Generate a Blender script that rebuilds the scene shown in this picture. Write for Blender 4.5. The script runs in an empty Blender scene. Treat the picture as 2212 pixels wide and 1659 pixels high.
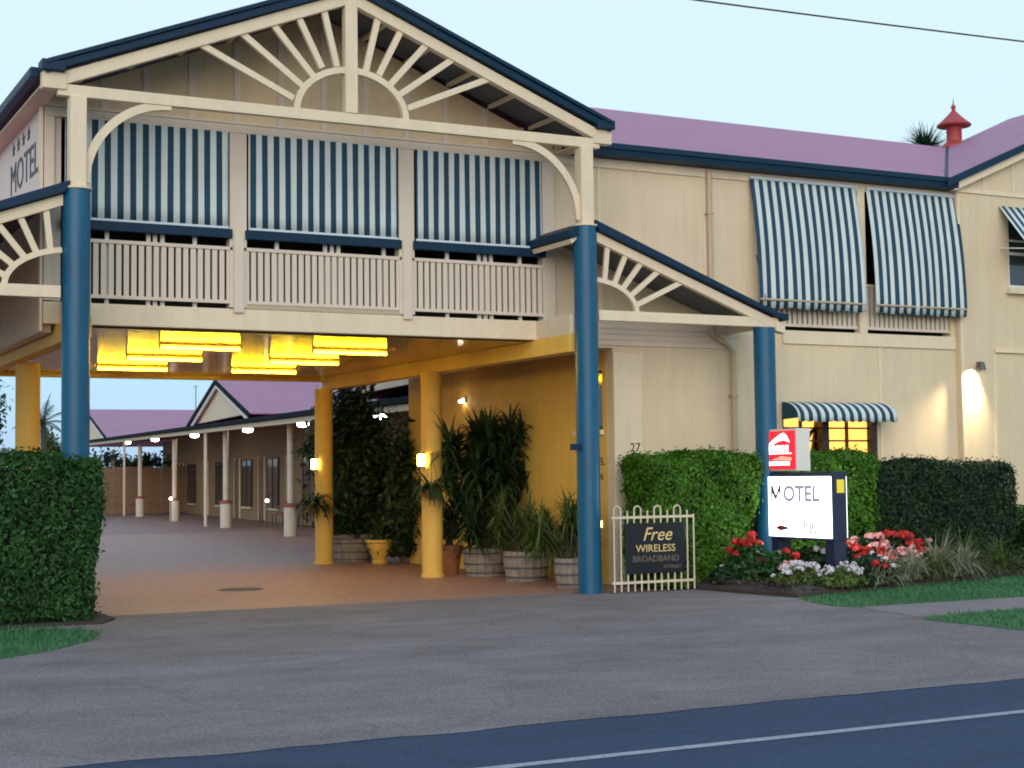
import bpy, math, random
import numpy as np
from mathutils import Vector, Matrix
random.seed(7); RNG = np.random.default_rng(7)
S = bpy.context.scene
COL = S.collection
PI = math.pi

# ------------------------------------------------------------------ camera, sky, sun, exposure
cd = bpy.data.cameras.new('camera'); cam = bpy.data.objects.new('camera', cd); COL.objects.link(cam)
cd.sensor_width = 36.0; cd.lens = 3386.1/2212*36.0; cd.clip_end = 2000; cd.clip_start = .1
yaw, pitch, roll = -0.4780, 0.0597, -0.0117
def cam_rot():
    B = np.array([[1,0,0],[0,0,-1],[0,1,0]], float)
    c, s = math.cos(yaw), math.sin(yaw);   Ry = np.array([[c,0,s],[0,1,0],[-s,0,c]])
    c, s = math.cos(pitch), math.sin(pitch); Rx = np.array([[1,0,0],[0,c,s],[0,-s,c]])
    c, s = math.cos(roll), math.sin(roll); Rz = np.array([[c,-s,0],[s,c,0],[0,0,1]])
    return Rz@Rx@Ry@B
M = cam_rot()
mw = Matrix.Identity(4)
for i in range(3):
    mw[i][0] = M[0][i]; mw[i][1] = -M[1][i]; mw[i][2] = -M[2][i]
mw[0][3], mw[1][3], mw[2][3] = -11.25, -19.38, 1.65
cam.matrix_world = mw
S.camera = cam

W = bpy.data.worlds.new('World'); S.world = W; W.use_nodes = True
nt = W.node_tree; nt.nodes.clear()
def wn(t): return nt.nodes.new(t)
SUN_EL, SUN_AZ = 7.0, 205.0          # low evening sun behind the photographer
sky = wn('ShaderNodeTexSky'); sky.sky_type = 'NISHITA'; sky.sun_disc = False
sky.sun_elevation = math.radians(SUN_EL); sky.sun_rotation = math.radians(SUN_AZ)
sky.air_density = 1.0; sky.dust_density = 1.2; sky.ozone_density = 2.0
tc = wn('ShaderNodeTexCoord'); sep = wn('ShaderNodeSeparateXYZ'); ramp = wn('ShaderNodeValToRGB')
nt.links.new(tc.outputs['Generated'], sep.inputs[0]); nt.links.new(sep.outputs['Z'], ramp.inputs[0])
cr = ramp.color_ramp
cr.elements[0].position = 0.0; cr.elements[0].color = (.40,.64,.97,1)
cr.elements[1].position = 1.0; cr.elements[1].color = (.36,.55,.86,1)
for p, c in ((.07,(.42,.70,.98)), (.17,(.68,.87,.94)), (.30,(.74,.90,.94)), (.55,(.60,.78,.93))):
    e = cr.elements.new(p); e.color = (*c,1)
b1 = wn('ShaderNodeBackground'); b1.inputs[1].default_value = .05
b2 = wn('ShaderNodeBackground'); b2.inputs[1].default_value = .90
add = wn('ShaderNodeAddShader'); out = wn('ShaderNodeOutputWorld')
nt.links.new(sky.outputs[0], b1.inputs[0]); nt.links.new(ramp.outputs[0], b2.inputs[0])
nt.links.new(b1.outputs[0], add.inputs[0]); nt.links.new(b2.outputs[0], add.inputs[1])
nt.links.new(add.outputs[0], out.inputs[0])

sd = bpy.data.lights.new('sun', 'SUN'); so = bpy.data.objects.new('sun', sd); COL.objects.link(so)
sd.energy = 1.75; sd.angle = math.radians(60); sd.color = (1,.90,.85)
az = math.radians(SUN_AZ); el = math.radians(14)
so.rotation_euler = Vector((math.sin(az)*math.cos(el), math.cos(az)*math.cos(el), math.sin(el))).to_track_quat('Z','Y').to_euler()

S.view_settings.view_transform = 'Standard'; S.view_settings.look = 'None'
S.view_settings.exposure = 0.0; S.view_settings.gamma = 1.0
S.view_settings.use_curve_mapping = False
S.cycles.use_denoising = True; S.cycles.use_adaptive_sampling = True; S.cycles.adaptive_threshold = .03
S.cycles.pixel_filter_type = 'BLACKMAN_HARRIS'; S.cycles.filter_width = 1.9
S.cycles.max_bounces = 7; S.cycles.sample_clamp_indirect = 6
S.cycles.caustics_reflective = False; S.cycles.caustics_refractive = False

# ------------------------------------------------------------------ materials
MATS = {}
def mat(name, col, rough=.6, metal=0., var=.0, vscale=3., bump=0., bscale=40., spec=.5, col2=None, streak=0., transl=0., attr=False):
    m = bpy.data.materials.new(name); m.use_nodes = True
    n = m.node_tree.nodes; l = m.node_tree.links
    b = n['Principled BSDF']
    b.inputs['Roughness'].default_value = rough; b.inputs['Metallic'].default_value = metal
    b.inputs['Specular IOR Level'].default_value = spec
    b.inputs['Base Color'].default_value = (*col,1)
    src = None
    if attr:
        a = n.new('ShaderNodeAttribute'); a.attribute_name = 'shade'
        mx = n.new('ShaderNodeMix'); mx.data_type = 'RGBA'
        mx.inputs[6].default_value = (*col,1); mx.inputs[7].default_value = (*(col2 or col),1)
        l.new(a.outputs['Fac'], mx.inputs[0]); src = mx.outputs[2]
    elif var or col2:
        t = n.new('ShaderNodeTexCoord'); no = n.new('ShaderNodeTexNoise')
        no.inputs['Scale'].default_value = vscale; no.inputs['Detail'].default_value = 6; no.inputs['Roughness'].default_value = .65
        l.new(t.outputs['Object'], no.inputs['Vector'])
        mr = n.new('ShaderNodeMapRange'); mr.inputs[1].default_value = .3; mr.inputs[2].default_value = .7
        l.new(no.outputs['Fac'], mr.inputs[0])
        mx = n.new('ShaderNodeMix'); mx.data_type = 'RGBA'
        c2 = col2 or tuple(max(0,c*(1+var)) for c in col)
        c1 = col if col2 else tuple(c*(1-var) for c in col)
        mx.inputs[6].default_value = (*c1,1); mx.inputs[7].default_value = (*c2,1)
        l.new(mr.outputs[0], mx.inputs[0]); src = mx.outputs[2]
    if streak and src is not None:
        ts = n.new('ShaderNodeTexCoord'); mp = n.new('ShaderNodeMapping'); mp.inputs['Scale'].default_value = (5,5,.45); l.new(ts.outputs['Object'], mp.inputs[0])
        ns = n.new('ShaderNodeTexNoise'); ns.inputs['Scale'].default_value = 1.6; ns.inputs['Detail'].default_value = 5; ns.inputs['Roughness'].default_value = .7; l.new(mp.outputs[0], ns.inputs['Vector'])
        ms_ = n.new('ShaderNodeMapRange'); ms_.inputs[1].default_value = .34; ms_.inputs[2].default_value = .62; ms_.inputs[3].default_value = 1-streak; ms_.inputs[4].default_value = 1.0; l.new(ns.outputs['Fac'], ms_.inputs[0])
        mm = n.new('ShaderNodeMix'); mm.data_type = 'RGBA'; mm.blend_type = 'MULTIPLY'; mm.inputs[0].default_value = 1
        l.new(src, mm.inputs[6]); l.new(ms_.outputs[0], mm.inputs[7]); src = mm.outputs[2]
    if src is not None: l.new(src, b.inputs['Base Color'])
    if bump:
        t2 = n.new('ShaderNodeTexCoord'); n2 = n.new('ShaderNodeTexNoise'); n2.inputs['Scale'].default_value = bscale; n2.inputs['Detail'].default_value = 4
        l.new(t2.outputs['Object'], n2.inputs['Vector'])
        bp = n.new('ShaderNodeBump'); bp.inputs['Strength'].default_value = bump; bp.inputs['Distance'].default_value = .01
        l.new(n2.outputs['Fac'], bp.inputs['Height']); l.new(bp.outputs[0], b.inputs['Normal'])
    if transl:
        tr = n.new('ShaderNodeBsdfTranslucent'); ms = n.new('ShaderNodeMixShader'); ms.inputs[0].default_value = transl
        if src is not None: l.new(src, tr.inputs[0])
        else: tr.inputs[0].default_value = (*col,1)
        o = n['Material Output']; l.new(b.outputs[0], ms.inputs[1]); l.new(tr.outputs[0], ms.inputs[2]); l.new(ms.outputs[0], o.inputs[0])
    MATS[name] = m
    return m
def emis(name, col, strength, base=(.8,.8,.8)):
    m = bpy.data.materials.new(name); m.use_nodes = True
    b = m.node_tree.nodes['Principled BSDF']
    b.inputs['Base Color'].default_value = (*base,1)
    b.inputs['Emission Color'].default_value = (*col,1); b.inputs['Emission Strength'].default_value = strength
    MATS[name] = m; return m
def stripes(name, c1, c2, period, duty=.5, axis=0, rough=.8):
    m = mat(name, c1, rough, transl=.0)
    n = m.node_tree.nodes; l = m.node_tree.links; b = n['Principled BSDF']
    t = n.new('ShaderNodeTexCoord'); s = n.new('ShaderNodeSeparateXYZ'); l.new(t.outputs['Object'], s.inputs[0])
    d = n.new('ShaderNodeMath'); d.operation = 'DIVIDE'; d.inputs[1].default_value = period; l.new(s.outputs[axis], d.inputs[0])
    f = n.new('ShaderNodeMath'); f.operation = 'FRACT'; l.new(d.outputs[0], f.inputs[0])
    g = n.new('ShaderNodeMath'); g.operation = 'GREATER_THAN'; g.inputs[1].default_value = 1-duty; l.new(f.outputs[0], g.inputs[0])
    no = n.new('ShaderNodeTexNoise'); no.inputs['Scale'].default_value = 2.2; l.new(t.outputs['Object'], no.inputs['Vector'])
    mx = n.new('ShaderNodeMix'); mx.data_type = 'RGBA'; mx.inputs[6].default_value = (*c1,1); mx.inputs[7].default_value = (*c2,1)
    l.new(g.outputs[0], mx.inputs[0])
    mu = n.new('ShaderNodeMix'); mu.data_type = 'RGBA'; mu.blend_type = 'MULTIPLY'; mu.inputs[0].default_value = .22
    l.new(mx.outputs[2], mu.inputs[6]); l.new(no.outputs['Fac'], mu.inputs[7])
    l.new(mu.outputs[2], b.inputs['Base Color'])
    return m

mat('cream_wall', (.715,.59,.40), .75, var=.06, vscale=.9, bump=.12, bscale=45, spec=.3, streak=.07)
mat('cream_trim', (.79,.665,.47), .6, var=.05, vscale=2, spec=.35, streak=.06)
mat('pale_trim', (.71,.615,.50), .65, var=.05, vscale=2, spec=.3, streak=.06)
mat('lilac_wall', (.72,.63,.56), .7, var=.04, vscale=1.2, spec=.3)
mat('gable_board', (.72,.57,.36), .7, var=.08, vscale=2, spec=.3, streak=.07)
mat('passage_yellow', (.76,.475,.095), .6, var=.05, vscale=2, spec=.35, streak=.07)  # saturated yellow base colour for columns, side beams, passage wall and urn
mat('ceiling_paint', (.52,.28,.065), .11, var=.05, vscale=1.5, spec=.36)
mat('blue_paint', (.004,.100,.195), .40, var=.12, vscale=1.5, spec=.45, streak=.2, bump=.06, bscale=25)
mat('navy_paint', (.003,.028,.062), .5, var=.08, vscale=2, spec=.25)
mat('dark_gutter', (.008,.016,.024), .8, spec=.1)
mat('roof_under', (.09,.10,.12), .6, var=.1)
mat('purple_roof', (.39,.18,.28), .6, var=.06, vscale=.7, spec=.5)
mat('red_metal', (.38,.055,.05), .5, var=.12, vscale=5)
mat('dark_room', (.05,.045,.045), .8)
mat('dark_frame', (.045,.02,.014), .5, var=.2)
mat('brown_timber', (.20,.10,.055), .7, var=.25, vscale=4)
mat('fence_timber', (.26,.16,.09), .8, var=.25, vscale=3)
mat('grey_pipe', (.50,.40,.27), .6, var=.05)
mat('glass_dark', (.03,.04,.05), .08, spec=.9)
mat('white_metal', (.78,.75,.68), .5, var=.04)
mat('fence_metal', (.66,.57,.42), .5, var=.06, vscale=4, streak=.15)
mat('black_board', (.008,.009,.012), .35)
mat('navy_sign', (.018,.026,.06), .5)
mat('terracotta', (.42,.16,.07), .8, var=.2, vscale=6)
mat('barrel_wood', (.30,.25,.20), .8, var=.35, vscale=7)
mat('barrel_hoop', (.12,.12,.13), .5, metal=.4, var=.2)
mat('soil', (.05,.035,.028), .95, var=.3, vscale=12, bump=.5, bscale=30)
mat('gold_letter', (.75,.55,.22), .5)
mat('faded_letter', (.17,.13,.09), .6)
mat('black_letter', (.02,.02,.03), .5)
mat('grey_letter', (.16,.16,.19), .6)
mat('red_letter', (.35,.03,.03), .6)
mat('bark', (.10,.075,.055), .9, var=.3, vscale=8, bump=.5)
mat('iron_lid', (.06,.06,.065), .6, metal=.5)
mat('wire_black', (.03,.03,.035), .6)
mat('stripe_white', (.62,.72,.78), .8)
mat('lamp_body', (.10,.09,.09), .4)
mat('car_white', (.72,.74,.78), .25, spec=.6)
mat('car_silver', (.35,.37,.41), .25, spec=.6)
mat('rubber', (.02,.02,.02), .8)
mat('red_collar', (.30,.09,.06), .6)
stripes('stripe_blue', (.70,.78,.76), (.012,.062,.105), .167, .5)
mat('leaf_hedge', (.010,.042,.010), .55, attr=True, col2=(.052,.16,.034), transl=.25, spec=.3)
mat('leaf_signlit', (.030,.100,.009), .55, attr=True, col2=(.125,.32,.025), transl=.35, spec=.3)  # hedge green with the sign's lime glow put into the leaf colour
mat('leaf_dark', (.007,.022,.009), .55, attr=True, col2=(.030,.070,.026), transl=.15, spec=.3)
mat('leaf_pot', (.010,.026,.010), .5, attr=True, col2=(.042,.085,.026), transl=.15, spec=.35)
mat('leaf_grey', (.14,.16,.09), .6, attr=True, col2=(.38,.40,.27), transl=.2, spec=.3)
mat('leaf_olive', (.045,.085,.018), .6, attr=True, col2=(.14,.19,.05), transl=.2, spec=.3)
mat('leaf_tree', (.012,.032,.020), .6, attr=True, col2=(.04,.085,.045), transl=.15, spec=.3)
mat('petal_red', (.42,.010,.012), .6, attr=True, col2=(.75,.045,.03), transl=.2)
mat('petal_pink', (.62,.22,.20), .6, attr=True, col2=(.85,.50,.46), transl=.2)
mat('petal_white', (.62,.56,.62), .6, attr=True, col2=(.88,.84,.86), transl=.2)
mat('grass_blade', (.045,.15,.060), .7, attr=True, col2=(.10,.27,.11), transl=.2, spec=.2)
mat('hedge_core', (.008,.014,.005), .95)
emis('tube_glow', (1,.66,.010), 64.0)
emis('sconce_glow', (1,.74,.22), 26.0)
emis('cool_lamp', (1,.88,.70), 20.0)
emis('warm_lamp', (1,.70,.22), 7.0)
emis('sign_glow', (.97,.97,1.0), 5.0, base=(.9,.9,.9))
emis('red_glow', (.90,.015,.04), 1.0, base=(.7,.02,.03))
emis('logo_glow', (1,.92,.88), 2.2)
emis('orange_glow', (1,.16,.02), .9)
emis('sticker_yellow', (.8,.6,.05), .25, base=(.8,.65,.05))
emis('letter_glow', (.50,.48,.62), .42, base=(.3,.3,.35))
emis('window_glow', (1,.62,.17), 1.1, base=(.8,.6,.3))
emis('window_bulb', (1,.74,.25), 6.0)
emis('teal_glow', (.08,.40,.42), .5, base=(.1,.4,.4))

def ground_mat(name, c1, c2, scale, speck, bump, rough=.85, streak=None, wear=False):
    m = bpy.data.materials.new(name); m.use_nodes = True
    n = m.node_tree.nodes; l = m.node_tree.links; b = n['Principled BSDF']
    b.inputs['Roughness'].default_value = rough; b.inputs['Specular IOR Level'].default_value = .35
    t = n.new('ShaderNodeTexCoord')
    no = n.new('ShaderNodeTexNoise'); no.inputs['Scale'].default_value = scale; no.inputs['Detail'].default_value = 8; no.inputs['Roughness'].default_value = .7
    mp = n.new('ShaderNodeMapping'); l.new(t.outputs['Object'], mp.inputs[0])
    if streak: mp.inputs['Scale'].default_value = streak
    l.new(mp.outputs[0], no.inputs['Vector'])
    mr = n.new('ShaderNodeMapRange'); mr.inputs[1].default_value = .32; mr.inputs[2].default_value = .68; l.new(no.outputs['Fac'], mr.inputs[0])
    mx = n.new('ShaderNodeMix'); mx.data_type = 'RGBA'; mx.inputs[6].default_value = (*c1,1); mx.inputs[7].default_value = (*c2,1)
    l.new(mr.outputs[0], mx.inputs[0])
    vo = n.new('ShaderNodeTexNoise'); vo.inputs['Scale'].default_value = 38; vo.inputs['Detail'].default_value = 3; l.new(t.outputs['Object'], vo.inputs['Vector'])
    mr2 = n.new('ShaderNodeMapRange'); mr2.inputs[1].default_value = .35; mr2.inputs[2].default_value = .65; mr2.inputs[3].default_value = 1-speck; mr2.inputs[4].default_value = 1+speck
    l.new(vo.outputs['Fac'], mr2.inputs[0])
    mu = n.new('ShaderNodeMix'); mu.data_type = 'RGBA'; mu.blend_type = 'MULTIPLY'; mu.inputs[0].default_value = 1
    l.new(mx.outputs[2], mu.inputs[6]); l.new(mr2.outputs[0], mu.inputs[7]); l.new(mu.outputs[2], b.inputs['Base Color'])
    if wear:
        nd = n.new('ShaderNodeTexNoise'); nd.inputs['Scale'].default_value = .8; nd.inputs['Detail'].default_value = 4; l.new(t.outputs['Object'], nd.inputs['Vector'])
        va = n.new('ShaderNodeMix'); va.data_type = 'RGBA'; va.blend_type = 'ADD'; va.inputs[0].default_value = .9; l.new(t.outputs['Object'], va.inputs[6]); l.new(nd.outputs['Color'], va.inputs[7])
        vr = n.new('ShaderNodeTexVoronoi'); vr.feature = 'DISTANCE_TO_EDGE'; vr.inputs['Scale'].default_value = .33; l.new(va.outputs[2], vr.inputs['Vector'])
        mc = n.new('ShaderNodeMapRange'); mc.inputs[1].default_value = .002; mc.inputs[2].default_value = .010; mc.inputs[3].default_value = .85; mc.inputs[4].default_value = 1; l.new(vr.outputs['Distance'], mc.inputs[0])
        st = n.new('ShaderNodeTexNoise'); st.inputs['Scale'].default_value = 1.1; st.inputs['Detail'].default_value = 3; mp3 = n.new('ShaderNodeMapping'); mp3.inputs['Location'].default_value = (7,3,1); l.new(t.outputs['Object'], mp3.inputs[0]); l.new(mp3.outputs[0], st.inputs['Vector'])
        m3 = n.new('ShaderNodeMapRange'); m3.inputs[1].default_value = .62; m3.inputs[2].default_value = .74; m3.inputs[3].default_value = 1; m3.inputs[4].default_value = .80; l.new(st.outputs['Fac'], m3.inputs[0])
        sg = n.new('ShaderNodeTexNoise'); sg.inputs['Scale'].default_value = 14; sg.inputs['Detail'].default_value = 5; sg.inputs['Roughness'].default_value = .8; l.new(t.outputs['Object'], sg.inputs['Vector'])
        m4 = n.new('ShaderNodeMapRange'); m4.inputs[1].default_value = .35; m4.inputs[2].default_value = .65; m4.inputs[3].default_value = .86; m4.inputs[4].default_value = 1.14; l.new(sg.outputs['Fac'], m4.inputs[0])
        src = mu.outputs[2]
        for q in (mc, m3, m4):
            k = n.new('ShaderNodeMix'); k.data_type = 'RGBA'; k.blend_type = 'MULTIPLY'; k.inputs[0].default_value = 1; l.new(src, k.inputs[6]); l.new(q.outputs[0], k.inputs[7]); src = k.outputs[2]
        l.new(src, b.inputs['Base Color'])
    bp = n.new('ShaderNodeBump'); bp.inputs['Strength'].default_value = bump; bp.inputs['Distance'].default_value = .01
    l.new(vo.outputs['Fac'], bp.inputs['Height']); l.new(bp.outputs[0], b.inputs['Normal'])
    MATS[name] = m
ground_mat('driveway_seal', (.152,.130,.128), (.250,.217,.216), .9, .30, .8, streak=(.7,1.3,1), wear=True)
ground_mat('road_asphalt', (.022,.044,.090), (.034,.062,.118), .6, .22, .6, streak=(.35,2,1), wear=True)
ground_mat('path_concrete', (.22,.185,.19), (.28,.24,.24), 1.2, .15, .3)
ground_mat('earth', (.07,.075,.05), (.10,.10,.065), .5, .3, .4)
ground_mat('lawn_base', (.035,.11,.045), (.06,.16,.065), 2.5, .3, .5)
ground_mat('joint_sand', (.235,.142,.128), (.35,.215,.19), 2, .2, .3, rough=.6)
ground_mat('line_paint', (.26,.28,.32), (.42,.44,.48), 7, .2, .3)
mat('paver_clay', (.25,.135,.105), .5, col2=(.42,.25,.20), vscale=9, bump=.2, bscale=60, spec=.5)

# ------------------------------------------------------------------ mesh helpers
class MB:
    def __init__(s): s.v = []; s.f = []; s.sm = False
    def add(s, vs, fs):
        o = len(s.v); s.v += [tuple(v) for v in vs]; s.f += [tuple(i+o for i in f) for f in fs]; return s
    def box(s, x0, x1, y0, y1, z0, z1):
        vs = [(x0,y0,z0),(x1,y0,z0),(x1,y1,z0),(x0,y1,z0),(x0,y0,z1),(x1,y0,z1),(x1,y1,z1),(x0,y1,z1)]
        return s.add(vs, [(0,3,2,1),(4,5,6,7),(0,1,5,4),(1,2,6,5),(2,3,7,6),(3,0,4,7)])
    def bar(s, a, b, w, h, up=(0,0,1)):
        a = Vector(a); b = Vector(b); d = (b-a).normalized(); u = Vector(up); r = d.cross(u)
        if r.length < 1e-4: r = d.cross(Vector((1,0,0)))
        r.normalize(); u = r.cross(d).normalized(); vs = []
        for p in (a, b):
            for sx, sy in ((-1,-1),(1,-1),(1,1),(-1,1)): vs.append(p + r*sx*w/2 + u*sy*h/2)
        return s.add(vs, [(3,2,1,0),(4,5,6,7),(0,1,5,4),(1,2,6,5),(2,3,7,6),(3,0,4,7)])
    def tube(s, pts, r, n=8, cap=True):
        pts = [Vector(p) for p in pts]; rs = r if isinstance(r, (list,tuple)) else [r]*len(pts)
        o = len(s.v); ref = None
        for i, p in enumerate(pts):
            d = (pts[min(i+1,len(pts)-1)] - pts[max(i-1,0)]).normalized()
            if ref is None:
                ref = d.cross(Vector((0,0,1)))
                if ref.length < 1e-3: ref = Vector((1,0,0))
            ref = (ref - d*ref.dot(d)).normalized(); q = d.cross(ref)
            for k in range(n):
                a = 2*PI*k/n; s.v.append(tuple(p + (ref*math.cos(a)+q*math.sin(a))*rs[i]))
        for i in range(len(pts)-1):
            for k in range(n):
                k2 = (k+1) % n
                s.f.append((o+i*n+k, o+i*n+k2, o+(i+1)*n+k2, o+(i+1)*n+k))
        if cap:
            s.f.append(tuple(o+k for k in range(n))[::-1]); s.f.append(tuple(o+(len(pts)-1)*n+k for k in range(n)))
        return s
    def lathe(s, prof, n=20, c=(0,0,0)):
        o = len(s.v)
        for r, z in prof:
            for k in range(n):
                a = 2*PI*k/n; s.v.append((c[0]+r*math.cos(a), c[1]+r*math.sin(a), c[2]+z))
        for i in range(len(prof)-1):
            for k in range(n):
                k2 = (k+1) % n
                s.f.append((o+i*n+k, o+i*n+k2, o+(i+1)*n+k2, o+(i+1)*n+k))
        if prof[0][0] > 1e-4: s.f.append(tuple(o+k for k in range(n))[::-1])
        if prof[-1][0] > 1e-4: s.f.append(tuple(o+(len(prof)-1)*n+k for k in range(n)))
        return s
    def prism_y(s, pts, y0, y1):          # outline in X,Z extruded along Y
        n = len(pts); vs = [(x,y0,z) for x,z in pts] + [(x,y1,z) for x,z in pts]
        return s.add(vs, [tuple(range(n)), tuple(range(2*n-1,n-1,-1))] + [(i+n,(i+1)%n+n,(i+1)%n,i) for i in range(n)])
    def prism_x(s, pts, x0, x1):          # outline in Y,Z extruded along X
        n = len(pts); vs = [(x0,y,z) for y,z in pts] + [(x1,y,z) for y,z in pts]
        return s.add(vs, [tuple(range(n))[::-1], tuple(range(n,2*n))] + [(i,(i+1)%n,(i+1)%n+n,i+n) for i in range(n)])
    def prism_z(s, pts, z0, z1):
        n = len(pts); vs = [(x,y,z0) for x,y in pts] + [(x,y,z1) for x,y in pts]
        return s.add(vs, [tuple(range(n))[::-1], tuple(range(n,2*n))] + [(i,(i+1)%n,(i+1)%n+n,i+n) for i in range(n)])
    def slab(s, quad, t):                 # quad thickened downwards along its normal
        q = [Vector(p) for p in quad]; nrm = (q[1]-q[0]).cross(q[2]-q[0]).normalized()
        n = len(q); vs = q + [p - nrm*t for p in q]
        return s.add(vs, [tuple(range(n)), tuple(range(2*n-1,n-1,-1))] + [(i+n,(i+1)%n+n,(i+1)%n,i) for i in range(n)])
    def build(s, name, m, parent=None, bevel=0., smooth=False, origin=None):
        me = bpy.data.meshes.new(name)
        v = s.v
        if origin is not None: v = [(a-origin[0],b-origin[1],c-origin[2]) for a,b,c in v]
        me.from_pydata(v, [], s.f); me.update()
        me.materials.append(MATS[m] if isinstance(m, str) else m)
        if smooth:
            me.polygons.foreach_set('use_smooth', [True]*len(me.polygons))
            try: me.set_sharp_from_angle(angle=math.radians(40))
            except Exception: pass
        o = bpy.data.objects.new(name, me); COL.objects.link(o)
        if origin is not None: o.location = origin
        if parent is not None: adopt(o, parent)
        if bevel:
            b = o.modifiers.new('bevel','BEVEL'); b.width = bevel; b.segments = 2; b.limit_method = 'ANGLE'
        return o
def world_loc(o):
    p = Vector(o.location)
    while o.parent: o = o.parent; p = p + Vector(o.location)
    return p
def adopt(o, parent):                     # parents have no rotation when parts are adopted: only shift
    o.parent = parent; o.location = Vector(o.location) - world_loc(parent)
def thing(name, label, cat, loc=(0,0,0), group=None):
    o = bpy.data.objects.new(name, None); o.empty_display_size = .2; COL.objects.link(o); o.location = loc
    return tag(o, label, cat, group)
def tag(o, label, cat, group=None):
    o['label'] = label; o['category'] = cat
    if group: o['group'] = group
    return o
def struct(o): o['kind'] = 'structure'; return o
def stuff(o): o['kind'] = 'stuff'; return o
def copy_tree(o, loc, label=None, parent=None):
    c = o.copy(); COL.objects.link(c)
    if parent is None: c.location = loc
    else: c.parent = parent
    if label: c['label'] = label
    for ch in list(o.children): copy_tree(ch, None, None, c)
    return c
def npmesh(name, V, F, m, parent=None, shade=None, smooth=False):
    me = bpy.data.meshes.new(name); V = np.asarray(V, np.float32); F = np.asarray(F, np.int32)
    k = F.shape[1]
    me.vertices.add(len(V)); me.vertices.foreach_set('co', V.ravel())
    me.loops.add(F.size); me.loops.foreach_set('vertex_index', F.ravel())
    me.polygons.add(len(F)); me.polygons.foreach_set('loop_start', np.arange(0, F.size, k, dtype=np.int32))
    try: me.polygons.foreach_set('loop_total', np.full(len(F), k, np.int32))
    except Exception: pass
    if smooth: me.polygons.foreach_set('use_smooth', np.ones(len(F), bool))
    if shade is not None:
        a = me.attributes.new('shade', 'FLOAT', 'POINT'); a.data.foreach_set('value', np.asarray(shade, np.float32))
    me.update(); me.validate(); me.materials.append(MATS[m])
    o = bpy.data.objects.new(name, me); COL.objects.link(o)
    if parent is not None: adopt(o, parent)
    return o
def unit(a): return a/np.maximum(np.linalg.norm(a, axis=1, keepdims=True), 1e-9)
def leaf_quads(P, N, size, aspect=.45, jitter=.7, sz_var=.4, fold=.12):
    n = len(P)
    N = unit(N + RNG.normal(0, jitter, (n,3)))
    T = unit(np.cross(N, RNG.normal(0,1,(n,3)))); B = np.cross(N, T)
    L = size*(1+RNG.uniform(-sz_var, sz_var, (n,1))); Wd = L*aspect
    V = np.empty((n,4,3)); V[:,0] = P - T*L*.5; V[:,1] = P + B*Wd*.5 + N*L*fold; V[:,2] = P + T*L*.5; V[:,3] = P - B*Wd*.5 + N*L*fold
    F = np.arange(n*4).reshape(n,4)
    return V.reshape(-1,3), F
def leaves(name, P, N, size, m, parent=None, shade=None, **kw):
    V, F = leaf_quads(P, N, size*RNG.uniform(.6,1.45,(len(P),1)), **kw)
    if shade is None: shade = RNG.uniform(0,1,len(P))
    return npmesh(name, V, F, m, parent, np.repeat(shade,4))
def blades(bases, dirs, lengths, width, droop, seg=4):
    # arching strap leaves: bases (n,3), dirs (n,3) start direction, droop per blade
    n = len(bases); side = np.cross(dirs, np.array([0,0,1.])); bad = np.linalg.norm(side,axis=1) < .05
    side[bad] = RNG.normal(0,1,(bad.sum(),3))*[1,1,0]; side = unit(side)
    V = np.empty((n, seg+1, 2, 3)); p = bases.copy(); d = unit(dirs.copy()); st = (lengths/seg)[:,None]
    for k in range(seg+1):
        t = k/seg; w = width*(1-t**1.6)*.5*(.55+.9*min(t*3,1)) + width*.03
        V[:,k,0] = p - side*w; V[:,k,1] = p + side*w
        p = p + d*st; d = unit(d + np.array([0,0,-1.])*droop[:,None]/seg)
    V = V.reshape(-1,3); F = []
    b = np.arange(n)*(seg+1)*2
    for k in range(seg):
        F.append(np.stack([b+2*k, b+2*k+1, b+2*k+3, b+2*k+2], 1))
    return V, np.concatenate(F), (seg+1)*2
def text_mesh(txt, size, extrude=.004, shear=0., align='CENTER', spacing=1., bold=0.):
    c = bpy.data.curves.new('lettering', 'FONT'); c.body = txt; c.size = size; c.extrude = extrude; c.shear = shear; c.offset = bold
    c.align_x = align; c.align_y = 'BOTTOM_BASELINE'; c.space_character = spacing; c.resolution_u = 3
    o = bpy.data.objects.new('lettering', c); COL.objects.link(o)
    dg = bpy.context.evaluated_depsgraph_get(); me = bpy.data.meshes.new_from_object(o.evaluated_get(dg))
    bpy.data.objects.remove(o); return me
def text(txt, size, m, loc, facing='front', parent=None, sx=1., **kw):
    me = text_mesh(txt, size, **kw)
    # text lies in its own XY plane; stand it up and turn it
    if facing == 'front': R = Matrix(((sx,0,0),(0,0,-1),(0,1,0)))
    else: R = Matrix(((0,0,-1),(-sx,0,0),(0,1,0)))       # faces -X, reads towards -Y
    R = R.to_4x4()
    me.transform(R); me.materials.clear(); me.materials.append(MATS[m])
    o = bpy.data.objects.new('lettering', me); COL.objects.link(o); o.location = loc
    if parent is not None: adopt(o, parent)
    return o

# ------------------------------------------------------------------ ground
ROAD_Y = -9.9
mb = MB(); mb.add([(-300,-300,-.12),(300,-300,-.12),(300,500,-.12),(-300,500,-.12)], [(0,1,2,3)]); struct(mb.build('ground','earth'))
mb = MB(); mb.add([(-120,-30,-.004),(160,-30,-.004),(160,ROAD_Y+.4,-.004),(-120,ROAD_Y+.4,-.004)], [(0,1,2,3)]); struct(mb.build('road','road_asphalt'))
mb = MB(); mb.add([(-120,-11.33,0),(160,-11.33,0),(160,-11.23,0),(-120,-11.23,0)], [(0,1,2,3)]); struct(mb.build('road_edge_line','line_paint'))
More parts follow.
